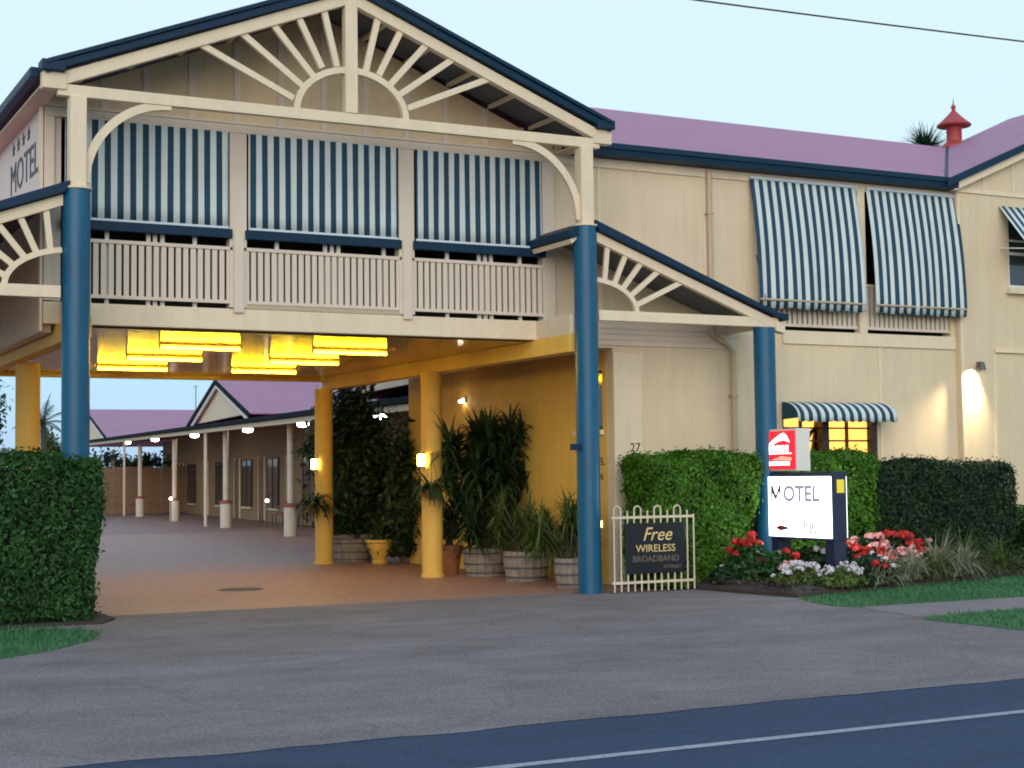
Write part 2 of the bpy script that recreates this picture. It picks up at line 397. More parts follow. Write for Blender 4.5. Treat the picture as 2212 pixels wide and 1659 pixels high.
# driveway sealed area with softly ragged road edge
pts = []
for i in range(561):
    x = -60 + i*.25; pts.append((x, ROAD_Y-.10 + .015*math.sin(x*1.1) + .012*math.sin(x*4.1+1) + RNG.normal(0,.018)))
pts += [(80,.28),(-60,.28)]
mb = MB(); mb.add([(x,y,0) for x,y in pts],[tuple(range(len(pts)))]); struct(mb.build('driveway','driveway_seal'))
# paved courtyard bed (joint sand) and pavers
mb = MB(); mb.add([(-60,.282,-.012),(20,.282,-.012),(20,110,-.012),(-60,110,-.012)], [(0,1,2,3)])
court = struct(mb.build('courtyard_paving','joint_sand'))
PV = [(-.112,-.055,-.04),(.112,-.055,-.04),(.112,.055,-.04),(-.112,.055,-.04),(-.112,-.055,-.003),(.112,-.055,-.003),(.112,.055,-.003),(-.112,.055,-.003),
      (-.106,-.049,0),(.106,-.049,0),(.106,.049,0),(-.106,.049,0)]
PF = [(0,1,5,4),(1,2,6,5),(2,3,7,6),(3,0,4,7),(4,5,9,8),(5,6,10,9),(6,7,11,10),(7,4,8,11),(8,9,10,11)]
pme = bpy.data.meshes.new('paver'); pme.from_pydata(PV, [], PF); pme.materials.append(MATS['paver_clay'])
far = []; singles = 0
ny = 0; y = .345
while y < 30:
    off = .115 if ny % 2 else 0
    x = -7.6 + off
    xr = 1.1 if y < 9 else 7.5
    xl = -7.6 if y < 9 else -7.6
    while x < xr:
        if -6.75 < x < -.4 and singles < 290 and y < 1.6:
            o = bpy.data.objects.new('paver', pme); COL.objects.link(o); o.location = (x, y, RNG.uniform(-.002,.002)); o.rotation_euler = (RNG.normal(0,.004),RNG.normal(0,.004),RNG.normal(0,.006)); adopt(o, court); singles += 1
        else:
            far.append((x, y, RNG.uniform(-.002,.002)))
        x += .23
    y += .116; ny += 1
far = np.array(far); pv = np.array(PV); 
V = (far[:,None,:] + pv[None]).reshape(-1,3); F = (np.arange(len(far))[:,None,None]*12 + np.array(PF)[None]).reshape(-1,4)
stuff(npmesh('paver_field', V, F, 'paver_clay', court))
# footpath, lawns, garden bed
mb = MB(); mb.add([(1.15,-5.5,.004),(80,-5.3,.004),(80,-3.85,.004),(1.5,-4.0,.004)], [(0,1,2,3)]); struct(mb.build('footpath','path_concrete'))
def lawn(name, poly, h=.008, n=9000):
    mb = MB(); mb.prism_z(poly, -.05, h); o = struct(mb.build(name, 'lawn_base'))
    P = np.array(poly); lo = P.min(0); hi = P.max(0); pts = []
    while len(pts) < n:
        q = RNG.uniform(lo, hi, (n,2)); ins = np.zeros(n, bool); j = len(P)-1
        for i in range(len(P)):
            c = ((P[i,1] > q[:,1]) != (P[j,1] > q[:,1])) & (q[:,0] < (P[j,0]-P[i,0])*(q[:,1]-P[i,1])/(P[j,1]-P[i,1]+1e-12)+P[i,0]); ins ^= c; j = i
        pts += list(q[ins])
    q = np.array(pts[:n]); 
    # ragged border: blades spill a few centimetres over the edge
    B = np.column_stack([q + RNG.normal(0,.06,q.shape), np.full(n, h-.01)])
    D = np.column_stack([RNG.normal(0,.55,(n,2)), np.ones(n)])
    V, F, k = blades(B, D, RNG.uniform(.035,.085,n), .012, RNG.uniform(0,1.2,n), 2)
    patch = .5+.5*np.sin(q[:,0]*1.9+np.sin(q[:,1]*2.3)*1.7)
    g = npmesh('grass', V, F, 'grass_blade', None, np.repeat(np.clip(RNG.uniform(0,1,n)*.7+patch*.3,0,1), k)); stuff(g)
    return g
lawn('lawn', [(1.45,-4.0),(1.36,-3.7),(1.5,-3.1),(1.84,-2.35),(2.3,-2.25),(4.4,-1.75),(8,-.75),(24,-.7),(24,-3.75)], n=34000)
lawn('nature_strip', [(1.0,-5.75),(1.3,-5.5),(2.5,-5.35),(24,-5.25),(24,-8.6),(1.8,-8.4),(1.2,-8.0),(1.02,-7.2)], n=30000)
lawn('verge_grass', [(-24,-.85),(-8.0,-.9),(-7.45,-1.3),(-7.35,-2.0),(-7.55,-2.6),(-8.1,-3.4),(-9.0,-4.2),(-24,-5.0)], n=34000)
# mulch under hedges
mb = MB(); mb.prism_z([(-24,-.85),(-7.05,-.8),(-6.78,-.3),(-6.78,1.2),(-24,1.2)], -.02, .025); struct(mb.build('hedge_bed','soil'))
poly = [(1.62,-.2),(1.68,-1.2),(1.84,-2.35),(2.3,-2.25),(4.4,-1.75),(8,-.75),(24,-.7),(24,1.15),(1.62,1.15)]
bv = []; 
mb = MB(); cx = sum(p[0] for p in poly)/len(poly)
n = len(poly); inner = [(p[0]+(.35 if p[0] < 1.9 else 0), p[1]+(.4 if p[1] < -.1 else -.1)) for p in poly]
mb.add([(x,y,-.05) for x,y in poly]+[(x,y,.05) for x,y in poly]+[(x,y,.14) for x,y in inner], [(i,(i+1)%n,(i+1)%n+n,i+n) for i in range(n)]+[(i+n,(i+1)%n+n,(i+1)%n+2*n,i+2*n) for i in range(n)]+[tuple(range(2*n,3*n))])
struct(mb.build('garden_bed','soil'))
# manhole cover
t = thing('drain_cover','round dark metal drain cover set into the paved courtyard','drain cover',(-3.92,3.83,.004))
MB().lathe([(.30,0),(.30,.012),(.285,.014),(0.0001,.014)], 28, (-3.92,3.83,.002)).build('lid','iron_lid',t)
mb = MB().lathe([(.30,.0),(.345,.0),(.345,.010),(.30,.010)], 28, (-3.92,3.83,.002)); mb.build('rim','barrel_hoop',t)
for k in range(5): 
    MB().box(-4.12+.08*k-.01,-4.12+.08*k+.01+.0,3.70,3.96,.0165,.021).build('rib','barrel_hoop',t)

# ------------------------------------------------------------------ motel building
B = thing('motel_building','two storey cream motel with gabled porte cochere, blue columns and maroon roof','building',(-3.6,1.2,0))
CX = -3.6; WY = 1.2                      # gable centre, main wall plane
PITCH = .385
def rake_z(x, z0=6.77): return z0 + (4.03-abs(x-CX))*PITCH      # top of blue barge
# --- blue front columns, cream posts
def column(x, y, z1, r, m, cap=True):
    o = MB().lathe([(r,0),(r,z1)] if not cap else [(r+.02,0),(r+.02,.05),(r,.06),(r,z1)], 32, (x,y,0)).build('column', m, B, smooth=True)
    return o
for x in (-7.2, 0.0):
    c = column(x, 0, 5.24, .168, 'blue_paint', cap=False)
    MB().lathe([(.185,5.24),(.185,5.265),(.10,5.275)], 28, (x,0,0)).build('column_cap','cream_trim', c, smooth=True)
    MB().box(x-.10,x+.10,-.10,.10,5.27,6.388).build('post','cream_trim',B,bevel=.008)
for x in (3.13, -10.33): column(x, 0, 3.885, .165, 'blue_paint', cap=False)
for x in (-.29,-6.91):
    for y in (4.75, 9.9): column(x, y, 3.45, .178, 'passage_yellow')
# small sensor box and conduit on the right blue column
MB().box(-.30,-.165,-.10,.0,2.03,2.12).build('sensor_box','navy_paint',B,bevel=.01)
# --- main gable truss
tr = MB().box(-7.44,.24,-.05,.05,6.39,6.535).build('tie_beam','cream_trim',B,bevel=.008)
MB().box(CX-.088,CX+.088,-.065,.065,6.537,8.14).build('king_post','cream_trim',B,bevel=.008)
def rake_board(sgn, z_lo_off, z_hi_off, y0, y1, name, m, eave=4.03):
    pts = []
    xs = CX + sgn*eave; 
    top0 = 6.77; apex = 6.77 + 4.03*PITCH
    a = [(xs, top0+z_lo_off), (CX, apex+z_lo_off), (CX, apex+z_hi_off), (xs, top0+z_hi_off)]
    if sgn > 0: a = a[::-1]
    return MB().prism_y(a, y0, y1).build(name, m, B, bevel=.006)
for sg in (-1, 1):
    rake_board(sg, -.30, -.135, -.06, .06, 'rake_board', 'cream_trim', 3.90)
    rake_board(sg, -.130, -.03, -.13, .10, 'barge_capping', 'navy_paint', 3.99)
    rake_board(sg, -.028, .03, -.165, .12, 'barge_roll', 'navy_paint', 3.99)
    x0, x1 = sorted((CX+sg*4.03, CX+sg*3.74))
    MB().box(x0, x1, -.075, .075, 6.46, 6.665).build('eave_box','cream_trim',B,bevel=.006)
    x0, x1 = sorted((CX+sg*4.05, CX+sg*3.76))
    MB().box(x0, x1, -.15, .11, 6.668, 6.80).build('eave_cap','navy_paint',B,bevel=.01)
def arch(cx, cz, rx, rz, a0, a1, w, y0, y1, name, m='cream_trim', n=28, par=None):
    pts_o = []; pts_i = []
    for i in range(n+1):
        a = a0+(a1-a0)*i/n; ca, sa = math.cos(a), math.sin(a)
        nx, nz = ca/rx, sa/rz; l = math.hypot(nx,nz); nx/=l; nz/=l
        pts_o.append((cx+rx*ca+nx*w/2, cz+rz*sa+nz*w/2)); pts_i.append((cx+rx*ca-nx*w/2, cz+rz*sa-nz*w/2))
    mb = MB(); vs = []
    for (ax,az),(bx,bz) in zip(pts_o, pts_i): vs += [(ax,y0,az),(bx,y0,bz),(bx,y1,bz),(ax,y1,az)]
    fs = []
    for i in range(n):
        o = i*4
        for k in range(4): fs.append((o+k, o+(k+1)%4, o+4+(k+1)%4, o+4+k))
    fs += [(0,3,2,1),(n*4,n*4+1,n*4+2,n*4+3)]
    return mb.add(vs, fs).build(name, m, par or B)
arch(-3.58, 6.52, .78, .60, .02, PI-.02, .085, -.04, .04, 'fan_arch')
spokes = [((-5.72,7.25),(-4.40,6.66)),((-5.16,7.47),(-4.28,6.84)),((-4.71,7.63),(-4.13,6.99)),((-4.36,7.80),(-4.0,7.11)),((-3.99,7.95),(-3.79,7.15)),
          ((-3.18,7.93),(-3.38,7.13)),((-2.83,7.79),(-3.19,7.10)),((-2.45,7.62),(-3.04,6.97)),((-2.02,7.47),(-2.91,6.85)),((-1.46,7.24),(-2.77,6.69))]
for a, b in spokes:
    MB().bar((a[0],0,a[1]+.02),(b[0],0,b[1]),.06,.085).build('fan_spoke','cream_trim',B,bevel=.005)
arch(-6.03, 5.33, 1.07, 1.06, PI/2, PI, .105, -.035, .035, 'arch_bracket')
arch(-1.17, 5.33, 1.07, 1.06, 0, PI/2, .105, -.035, .035, 'arch_bracket')
# --- main carport roof (ridge along Y) with ribs seen from below
apexz = 6.77+4.03*PITCH
for sg in (-1, 1):
    e = CX+sg*4.02; q = [(e,-.14,6.772),(CX,-.14,apexz+.0),(CX,10.4,apexz+.0),(e,10.4,6.772)]
    if sg < 0: q = [(e,-.14,6.772),(CX,-.14,apexz),(CX,10.4,apexz),(e,10.4,6.772)]
    else: q = [(CX,-.14,apexz),(e,-.14,6.772),(e,10.4,6.772),(CX,10.4,apexz)]
    rf = MB().slab(q, .03).build('roof','purple_roof',B)
    # dark underside sheeting and battens over the porch
    d = .045
    x0 = CX; pts = [(e+(.16*-sg), 6.772-.05), (CX, apexz-.11), (CX, apexz-.075), (e+(.16*-sg), 6.772-.015)]
    if sg > 0: pts = pts[::-1]
    MB().prism_y(pts, .13, WY-.03).build('roof_lining','roof_under',rf)
    for k in range(5):
        f = (k+.6)/5.2; x = CX+sg*(.25+3.5*f); z = rake_z(x)-.145
        MB().bar((x,.13,z),(x,WY-.03,z),.06,.05).build('batten','cream_trim',rf)
    # side gutters
    MB().box(min(e,e+sg*.12),max(e,e+sg*.12),.13,10.4,6.62,6.755).build('gutter','navy_paint',B,bevel=.02)
    MB().box(min(e-sg*.25,e-sg*.02),max(e-sg*.25,e-sg*.02),.13,10.3,6.53,6.56).build('eave_soffit','cream_wall',B)
# --- gable back wall with cover battens (plane WY)
gw = MB().prism_y([(-7.37,6.46),(.15,6.46),(.15,6.66),(CX,apexz-.12),(-7.37,6.66)], WY, WY+.15).build('gable_wall','gable_board',B)
for x in (-6.6,-6.04,-5.42,-4.79,-4.16,-3.53,-2.89,-2.26,-1.64,-1.0,-.4):
    MB().box(x-.045,x+.045,WY-.025,WY-.002,6.465,rake_z(x)-.2).build('cover_strip','pale_trim',gw)
# --- upper front wall: head boards, mullions, corner, slab fascia
for z0, z1, dy in ((6.40,6.46,.05),(6.465,6.52,.03),(6.525,6.56,.045)):
    MB().box(-7.37,.148,WY-dy,WY+.12,z0,z1).build('head_board','pale_trim',B)
for x0, x1, nm in ((-7.372,-7.24,'corner_board'),(-4.905,-4.665,'mullion'),(-2.405,-2.165,'mullion'),(-.06,.15,'corner_board')):
    MB().box(x0,x1,WY-.045,WY+.14,4.0,6.398).build(nm,'pale_trim',B,bevel=.006)
for x in (-4.785,-2.285): MB().box(x-.07,x+.07,WY-.075,WY-.047,3.93,4.95).build('baluster_post','pale_trim',B,bevel=.006)
MB().box(-7.24,-7.15,WY+.0,WY+.14,4.0,6.398).build('wall_panel','pale_trim',B)
MB().box(-7.372,.15,WY-.03,WY+.14,3.70,3.985).build('slab_fascia','cream_trim',B,bevel=.008)
MB().box(-7.30,.15,WY-.01,10.2,3.80,3.96).build('floor_slab','cream_wall',B)
# balcony interior: dark back wall, white posts of the glazing behind
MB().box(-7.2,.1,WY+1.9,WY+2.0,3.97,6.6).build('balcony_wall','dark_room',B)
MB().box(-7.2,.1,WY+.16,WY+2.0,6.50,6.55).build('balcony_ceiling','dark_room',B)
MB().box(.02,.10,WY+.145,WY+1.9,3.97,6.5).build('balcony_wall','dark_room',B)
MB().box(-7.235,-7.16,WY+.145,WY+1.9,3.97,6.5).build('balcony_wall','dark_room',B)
for x in (-6.54,-5.99,-5.90,-5.80,-5.36,-4.20,-3.49,-3.39,-3.29,-2.60,-1.60,-1.08,-.98,-.88,-.40):
    MB().box(x-.027,x+.027,WY+.06,WY+.10,3.99,6.39).build('screen_post','white_metal',B)
# balustrades of the front balcony
def balustrade(x0, x1, z0, z1, y, pitch, m='pale_trim', w=.068):
    r = MB().box(x0,x1,y-.035,y+.035,z1-.05,z1).build('balustrade',m,B,bevel=.006)
    MB().box(x0,x1,y-.025,y+.025,z0,z0+.045).build('bottom_rail',m,r)
    n = int(round((x1-x0)/pitch)); me = None
    for i in range(n):
        x = x0+(i+.5)*(x1-x0)/n
        if me is None:
            o = MB().box(-w/2,w/2,-.016,.016,z0+.046,z1-.051).build('baluster',m); me = o
            o.location = (x,y,0); adopt(o, r)
        else:
            o = me.copy(); COL.objects.link(o); o.parent = r; o.location = Vector((x,y,0)) - world_loc(r)
    return r
balustrade(-6.95,-4.86,4.055,4.83,WY-.01,.098)
balustrade(-4.71,-2.36,4.055,4.83,WY-.01,.098)
balustrade(-2.21,-.06,4.055,4.83,WY-.01,.098)
MB().box(-4.70,-2.36,WY-.03,WY+.0,3.99,4.05).build('kick_board','grey_pipe',B)
# --- left side wall with painted sign, beams, ceiling
lw = MB().box(-7.39,-7.24,WY+.145,10.2,3.6,6.53).build('side_wall','lilac_wall',B)
MB().box(-7.42,-7.385,WY-.045,WY+.09,3.6,6.53).build('corner_board','cream_trim',lw)
MB().box(-7.3,.1,10.05,10.2,3.60,6.6).build('rear_wall','cream_wall',B)
MB().box(-7.402,-7.3915,1.3,10.0,3.62,4.86).build('shade_panel','gable_board',lw)  # browner sheet added to stand for the lean-to's deep shade on the wall
text('MOTEL', .62, 'black_letter', (-7.395,2.47,5.72), 'side', lw, sx=1.06, extrude=.004)
for y in (3.25,2.87,2.49,2.11):
    mb = MB(); pts = []
    for k in range(10):
        a = PI/2+k*PI/5; r = .10 if k % 2 == 0 else .042; pts.append((y+r*math.cos(a), 6.34+r*math.sin(a)))
    mb.prism_x(pts, -7.402, -7.394).build('star','black_letter',lw)
for x, sgn in ((-.11,1),(-7.09,-1)):
    MB().box(x-.11,x+.11,.12,10.2,3.44,3.70).build('side_beam','passage_yellow',B,bevel=.01)
    MB().box(x-.08,x+.10,.12,WY-.032,3.702,3.98).build('porch_beam','cream_trim',B,bevel=.008)
# ribbed lining boards of the porte cochere ceiling
mb = MB(); y = WY+.12; o = 0; prof = []
while y < 9.85:                     # lapped boards: nearly flat, curling up at the far edge, a small step at each lap
    prof.append((y,3.6795)); prof.append((y+.001,3.6725)); zz = 3.6725; yy = y+.001
    for sl, w in ((-.016,.03),(-.008,.03),(0,.03),(.006,.03),(.011,.025),(.020,.018),(.034,.016),(.055,.018)):
        yy += w; zz += sl*w; prof.append((yy,zz))
    y += .20
vs = []; 
for (yy,zz) in prof: vs += [(-6.91,yy,zz),(-.31,yy,zz)]
fs = [(2*i,2*i+2,2*i+3,2*i+1) for i in range(len(prof)-1)]
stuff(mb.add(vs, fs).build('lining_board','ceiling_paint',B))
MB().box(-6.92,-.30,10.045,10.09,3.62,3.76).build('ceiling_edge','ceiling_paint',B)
MB().box(-.09,1.3,WY+.15,9.0,3.70,3.76).build('walkway_ceiling','brown_timber',B)
# --- wing porches left and right of the big columns
def wing(xa, s, yb=WY-.02):
    X = lambda d: xa + s*d
    def pr(pts, y0, y1, name, m, bevel=.006):
        p = [(X(a), z) for a, z in pts]
        if s < 0: p = p[::-1]
        return MB().prism_y(p[::-1], y0, y1).build(name, m, B, bevel=bevel)
    sl = (5.32-4.06)/3.40
    pr([(.17,5.03),(3.22,3.90),(3.40,3.90),(3.40,3.985),(.17,5.17)], -.05, .05, 'rake_board', 'cream_trim')
    pr([(.16,5.185),(3.45,4.00),(3.50,4.00),(3.50,4.10),(3.30,4.12),(.10,5.335)], -.14, .10, 'barge_capping', 'navy_paint')
    pr([(.19,3.895),(3.38,3.895),(3.38,4.045),(.19,4.045)], -.045, .045, 'tie_beam', 'cream_trim', .008)
    pr([(3.30,3.845),(3.48,3.80),(3.48,3.985),(3.30,3.985)], -.07, .07, 'eave_box', 'cream_trim')
    # roof sheet and dark lining
    pr([(.05,5.30),(3.46,4.075),(3.46,4.105),(.05,5.33)], .103, yb, 'roof', 'purple_roof', 0)
    pr([(.10,5.20),(3.30,4.03),(3.30,4.06),(.10,5.24)], .06, yb, 'roof_lining', 'roof_under', 0)
    if s > 0: pr([(-.22,5.06),(-.02,5.18),(-.02,5.31),(-.30,5.17),(-.30,5.07)], -.08, WY-.05, 'roof_return', 'navy_paint')
    if s > 0: pr([(-.24,4.98),(-.16,5.05),(-.16,5.10),(-.27,5.04)], -.04, WY-.05, 'return_board', 'cream_trim', 0)
    cxx = X(.05)
    a0, a1 = (0.03, PI/2-.16) if s > 0 else (PI/2+.16, PI-.03)
    arch(cxx, 4.03, .80, .46, a0, a1, .07, -.03, .03, 'fan_arch')
    for a, b in (((.37,5.00),(.31,4.46)),((.68,4.88),(.46,4.40)),((.95,4.78),(.59,4.34)),((1.25,4.67),(.72,4.25)),((1.65,4.52),(.84,4.14))):
        MB().bar((X(a[0]),0,a[1]),(X(b[0]),0,b[1]),.05,.075).build('fan_spoke','cream_trim',B,bevel=.004)
    MB().bar((X(3.30),.08,3.97),(X(3.30),WY-.02,3.97),.1,.14).build('porch_beam','cream_trim',B)
wing(0.0, 1); wing(-7.2, -1, 10.0)
# --- right wing walls
WL = [(-.0,0)]
up = MB()
up.box(.152,3.9,WY,WY+.2,3.62,6.6)
up.box(3.9,8.098,WY,WY+.2,6.46,6.6)
up.box(8.0,8.098,WY,WY+.2,4.0,6.46)
up.box(3.9,8.098,WY,WY+.2,3.62,4.0)
rw = up.build('front_wall','cream_wall',B)
MB().box(.152,8.098,WY-.03,WY-.002,6.40,6.54).build('frieze_board','cream_trim',rw)
for x in (.95,2.9,3.86):
    MB().box(x-.03,x+.03,WY-.014,WY-.002,4.0 if x > 1 else 4.0,6.398).build('cover_strip','cream_trim',rw)
MB().box(4.38,8.09,WY-.035,WY-.002,3.78,4.0).build('floor_band','cream_trim',rw,bevel=.006)
for k in range(5):
    z = 3.66+k*.085; pts = [(WY-.026,z),(WY-.002,z),(WY-.002,z+.084),(WY-.010,z+.084)]
    MB().prism_x(pts, .155, 3.42).build('weatherboard','pale_trim',rw)
lo = MB()
lo.box(1.32,4.35,WY,WY+.2,0,3.62); lo.box(6.32,8.098,WY,WY+.2,0,3.62); lo.box(4.35,6.32,WY,WY+.2,2.66,3.62); lo.box(4.35,6.32,WY,WY+.2,0,1.5)
lwall = lo.build('lower_wall','cream_wall',B)
MB().box(1.155,1.66,WY-.025,WY-.002,0,3.55).build('pilaster','cream_trim',lwall,bevel=.006)
MB().box(1.155,1.318,WY,WY+.2,0,3.62).build('wall_end','cream_wall',lwall)
MB().box(1.60,1.68,WY-.035,WY-.026,3.45,3.55).build('pilaster_cap','cream_trim',lwall)
for x in (6.4,):
    MB().box(x-.025,x+.025,WY-.014,WY-.002,0,3.776).build('cover_strip','cream_trim',lwall)
text('27', .19, 'black_letter', (1.52,WY-.028,2.03), 'front', lwall)
# passage side wall (faces the courtyard drive) with dark window and lettering
sw = MB(); 
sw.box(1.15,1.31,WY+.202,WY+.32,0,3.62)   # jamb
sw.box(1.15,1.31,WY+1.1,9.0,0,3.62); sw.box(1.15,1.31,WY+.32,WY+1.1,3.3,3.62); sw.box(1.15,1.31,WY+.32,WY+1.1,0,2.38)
side = sw.build('passage_wall','passage_yellow',B)
MB().box(1.31,8.0,8.9,9.0,0,3.62).build('rear_wall','cream_wall',B)
wn_ = MB().box(1.20,1.22,WY+.32,WY+1.1,2.38,3.3).build('window','glass_dark',side)
for y0,y1,z0,z1 in ((WY+.32,WY+1.1,2.38,2.42),(WY+.32,WY+1.1,3.26,3.3),(WY+.69,WY+.73,2.42,3.26)):
    MB().box(1.17,1.198,y0,y1,z0,z1).build('frame','dark_frame',wn_)
MB().box(1.08,1.148,WY+.28,WY+1.14,2.30,2.375).build('window_sill','cream_trim',side)
text('MOTEL', .17, 'black_letter', (1.146,WY+.55,1.83), 'side', side)
text('RECEPTION', .15, 'black_letter', (1.146,WY+.72,1.60), 'side', side)
# right gabled bay
BY = WY-.12
bz = lambda x: 6.66+(x-7.75)*.43
bay = MB()
bay.prism_y([(8.10,0),(22.0,0),(22.0,4.9),(8.10,4.9)], BY, BY+.2)
bay.prism_y([(8.10,4.9),(9.28,4.9),(9.28,6.25),(8.10,6.25)], BY, BY+.2)
bay.prism_y([(10.9,4.9),(22,4.9),(22,6.25),(10.9,6.25)], BY, BY+.2)
bay.prism_y([(8.10,6.25),(22,6.25),(22,6.6),(15,bz(15)-.1),(8.10,bz(8.1)-.1)], BY, BY+.2)
bw = bay.build('gable_bay','cream_wall',B)
MB().prism_y([(8.10,6.53),(13.5,6.53),(13.5,6.60),(8.10,6.60)], BY-.03, BY-.002).build('frieze_board','cream_trim',bw)
for x in (8.75,9.45,10.15,10.85,11.6): MB().box(x-.03,x+.03,BY-.016,BY-.002,6.605,bz(x)-.16).build('cover_strip','pale_trim',bw)
for x in (8.14,8.88,9.9):
    MB().box(x-.03,x+.03,BY-.014,BY-.002,0,3.74 if x > 8.5 else 6.5).build('cover_strip','cream_trim',bw)
MB().box(8.88,22,BY-.05,BY-.002,3.742,3.80).build('ledge','cream_trim',bw)
a = MB().prism_y([(7.72,6.56),(15.0,bz(15.0)-.12),(15.0,bz(15)+.0),(7.72,6.69)][::1], BY-.22, BY-.16).build('barge_capping','navy_paint',B)
MB().prism_y([(7.95,6.52),(15.0,bz(15)-.25),(15.0,bz(15)-.125),(7.95,6.66)], BY-.155, BY-.004).build('rake_soffit','cream_trim',B)
# window in the bay, upstairs
wb = MB().box(9.28,10.9,BY+.09,BY+.11,4.9,6.25).build('window','glass_dark',bw)
for x0,x1,z0,z1 in ((9.28,9.34,4.9,6.25),(10.84,10.9,4.9,6.25),(9.34,10.84,4.9,4.96),(9.34,10.84,6.19,6.25),(9.34,10.84,5.50,5.55),(9.34,10.84,5.74,5.77),(10.07,10.11,4.96,6.19)):
    MB().box(x0,x1,BY+.03,BY+.088,z0,z1).build('frame','white_metal',wb)
MB().box(9.20,10.98,BY-.12,BY-.002,4.79,4.895).build('window_sill','cream_trim',bw,bevel=.01)
# balcony opening with balustrades, right
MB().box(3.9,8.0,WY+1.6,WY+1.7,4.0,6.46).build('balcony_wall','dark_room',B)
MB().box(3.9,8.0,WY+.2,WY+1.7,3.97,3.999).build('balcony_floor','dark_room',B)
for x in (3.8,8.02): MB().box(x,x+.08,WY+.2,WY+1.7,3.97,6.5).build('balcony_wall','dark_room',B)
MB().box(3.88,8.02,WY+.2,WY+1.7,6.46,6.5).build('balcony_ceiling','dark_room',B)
MB().box(5.98,6.14,WY-.03,WY+.12,4.002,6.398).build('mullion','cream_trim',B)
MB().box(3.88,4.0,WY-.03,WY+.12,4.002,6.398).build('mullion','cream_trim',B)
balustrade(4.0,5.97,4.07,4.84,WY+.05,.105); balustrade(6.15,8.0,4.07,4.84,WY+.05,.105)
# main roof of the right wing: ridge along X at Y=6
z_e, y_e = 6.70, .93
rdg = z_e+(6.0-y_e)*PITCH
def sheet_slab(q, nm='roof', m='purple_roof'): return MB().slab(q, .03).build(nm, m, B)
VX, VY = 12.55, 6.0
mr_ = sheet_slab([(.1,y_e,z_e),(7.75,y_e,z_e),(VX,6.0,rdg),(.1,6.0,rdg)])
sheet_slab([(.1,6.0,rdg-.0),(VX,6.0,rdg),(22,6.0,rdg),(22,11.0,6.75),(.1,11.0,6.75)])
slope = (rdg-z_e)/(VX-7.75)
xe = 15.0; ze = z_e+slope*(xe-7.75)
ba = sheet_slab([(7.75,BY-.2,z_e+.002),(xe,BY-.2,ze),(xe,6.6,ze),(VX,6.0,rdg+.002)])
sheet_slab([(xe,BY-.2,ze),(22.25,BY-.2,z_e),(22.25,6.6,z_e),(xe,6.6,ze)])
MB().bar((7.75,y_e,z_e+.012),(VX,6.0,rdg+.012),.05,.02).build('valley','navy_paint',mr_)
# gutter and fascia of the right wing
gt = MB().prism_x([(WY-.28,6.56),(WY-.17,6.545),(WY-.02,6.545),(WY-.02,6.70),(WY-.27,6.72),(WY-.30,6.70)], .30, 8.02).build('gutter','navy_paint',B)
MB().prism_x([(WY-.285,6.63),(WY-.315,6.65),(WY-.315,6.73),(WY-.285,6.73)], .30, 7.80).build('gutter_lip','navy_paint',gt)
MB().box(.2,8.02,WY-.018,WY+.1,6.545,6.68).build('fascia','cream_trim',B)
# downpipe with an offset
dp = MB().tube([(2.95,WY-.07,6.5),(2.95,WY-.07,3.98),(2.95,WY-.07,3.90),(3.05,WY-.07,3.82),(3.28,WY-.07,3.70),(3.35,WY-.07,3.62),(3.35,WY-.07,0.1)], .042, 10).build('downpipe','grey_pipe',B,smooth=True)
for z in (5.8,4.7): MB().box(2.89,3.01,WY-.12,WY-.003,z,z+.03).build('bracket','grey_pipe',dp)
for z in (2.9,1.8): MB().box(3.29,3.41,WY-.12,WY-.003,z,z+.03).build('bracket','grey_pipe',dp)
# low lit window under the hood
win = MB().box(4.36,6.31,WY+.155,WY+.16,1.5,2.66)
wo = win.build('window','glass_dark',lwall)
g = MATS['glass_dark']
gm = bpy.data.materials.new('clear_glass'); gm.use_nodes = True; gb = gm.node_tree.nodes['Principled BSDF']
gb.inputs['Transmission Weight'].default_value = 1; gb.inputs['Roughness'].default_value = .02; gb.inputs['IOR'].default_value = 1.02; gb.inputs['Base Color'].default_value = (.95,.95,.92,1)
wo.data.materials[0] = gm
for x0,x1,z0,z1,y0 in ((4.36,4.42,1.5,2.66,.06),(6.22,6.318,1.5,2.66,.02),(5.19,5.33,1.5,2.66,.04),(4.42,6.22,1.5,1.57,.05),(4.42,6.22,2.62,2.66,.05)):
    MB().box(x0,x1,WY+y0,WY+.152,z0,z1).build('frame','dark_frame',wo)
for x in (4.80,5.76): MB().box(x-.016,x+.016,WY+.09,WY+.15,1.57,2.62).build('glazing_bar','dark_frame',wo)
for z in (1.78,1.99,2.20,2.41):
    for x0,x1 in ((4.42,5.19),(5.33,6.22)): MB().box(x0,x1,WY+.10,WY+.149,z-.014,z+.014).build('glazing_bar','dark_frame',wo)
room = MB().box(4.1,6.6,WY+1.3,WY+1.36,1.0,3.2).build('room_wall','window_glow',B)
MB().box(4.1,6.6,WY+.21,WY+1.3,3.0,3.06).build('room_ceiling','window_glow',B)
for x in (4.1,6.52): MB().box(x,x+.08,WY+.21,WY+1.3,1.0,3.0).build('room_wall','window_glow',B)
MB().box(4.1,6.6,WY+.21,WY+1.3,.94,1.0).build('room_floor','brown_timber',B)
MB().box(4.55,4.95,WY+.9,WY+1.2,1.0,2.05).build('room_cabinet','brown_timber',B)
MB().box(5.6,5.9,WY+.35,WY+.40,1.80,2.05).build('notice','teal_glow',B)
MB().box(5.95,6.25,WY+.5,WY+.6,1.6,1.86).build('notice','dark_frame',B)
arch(5.25, 2.10, .21, .30, 0, 2*PI, .05, WY+.24, WY+.28, 'wreath', 'dark_frame', 28)
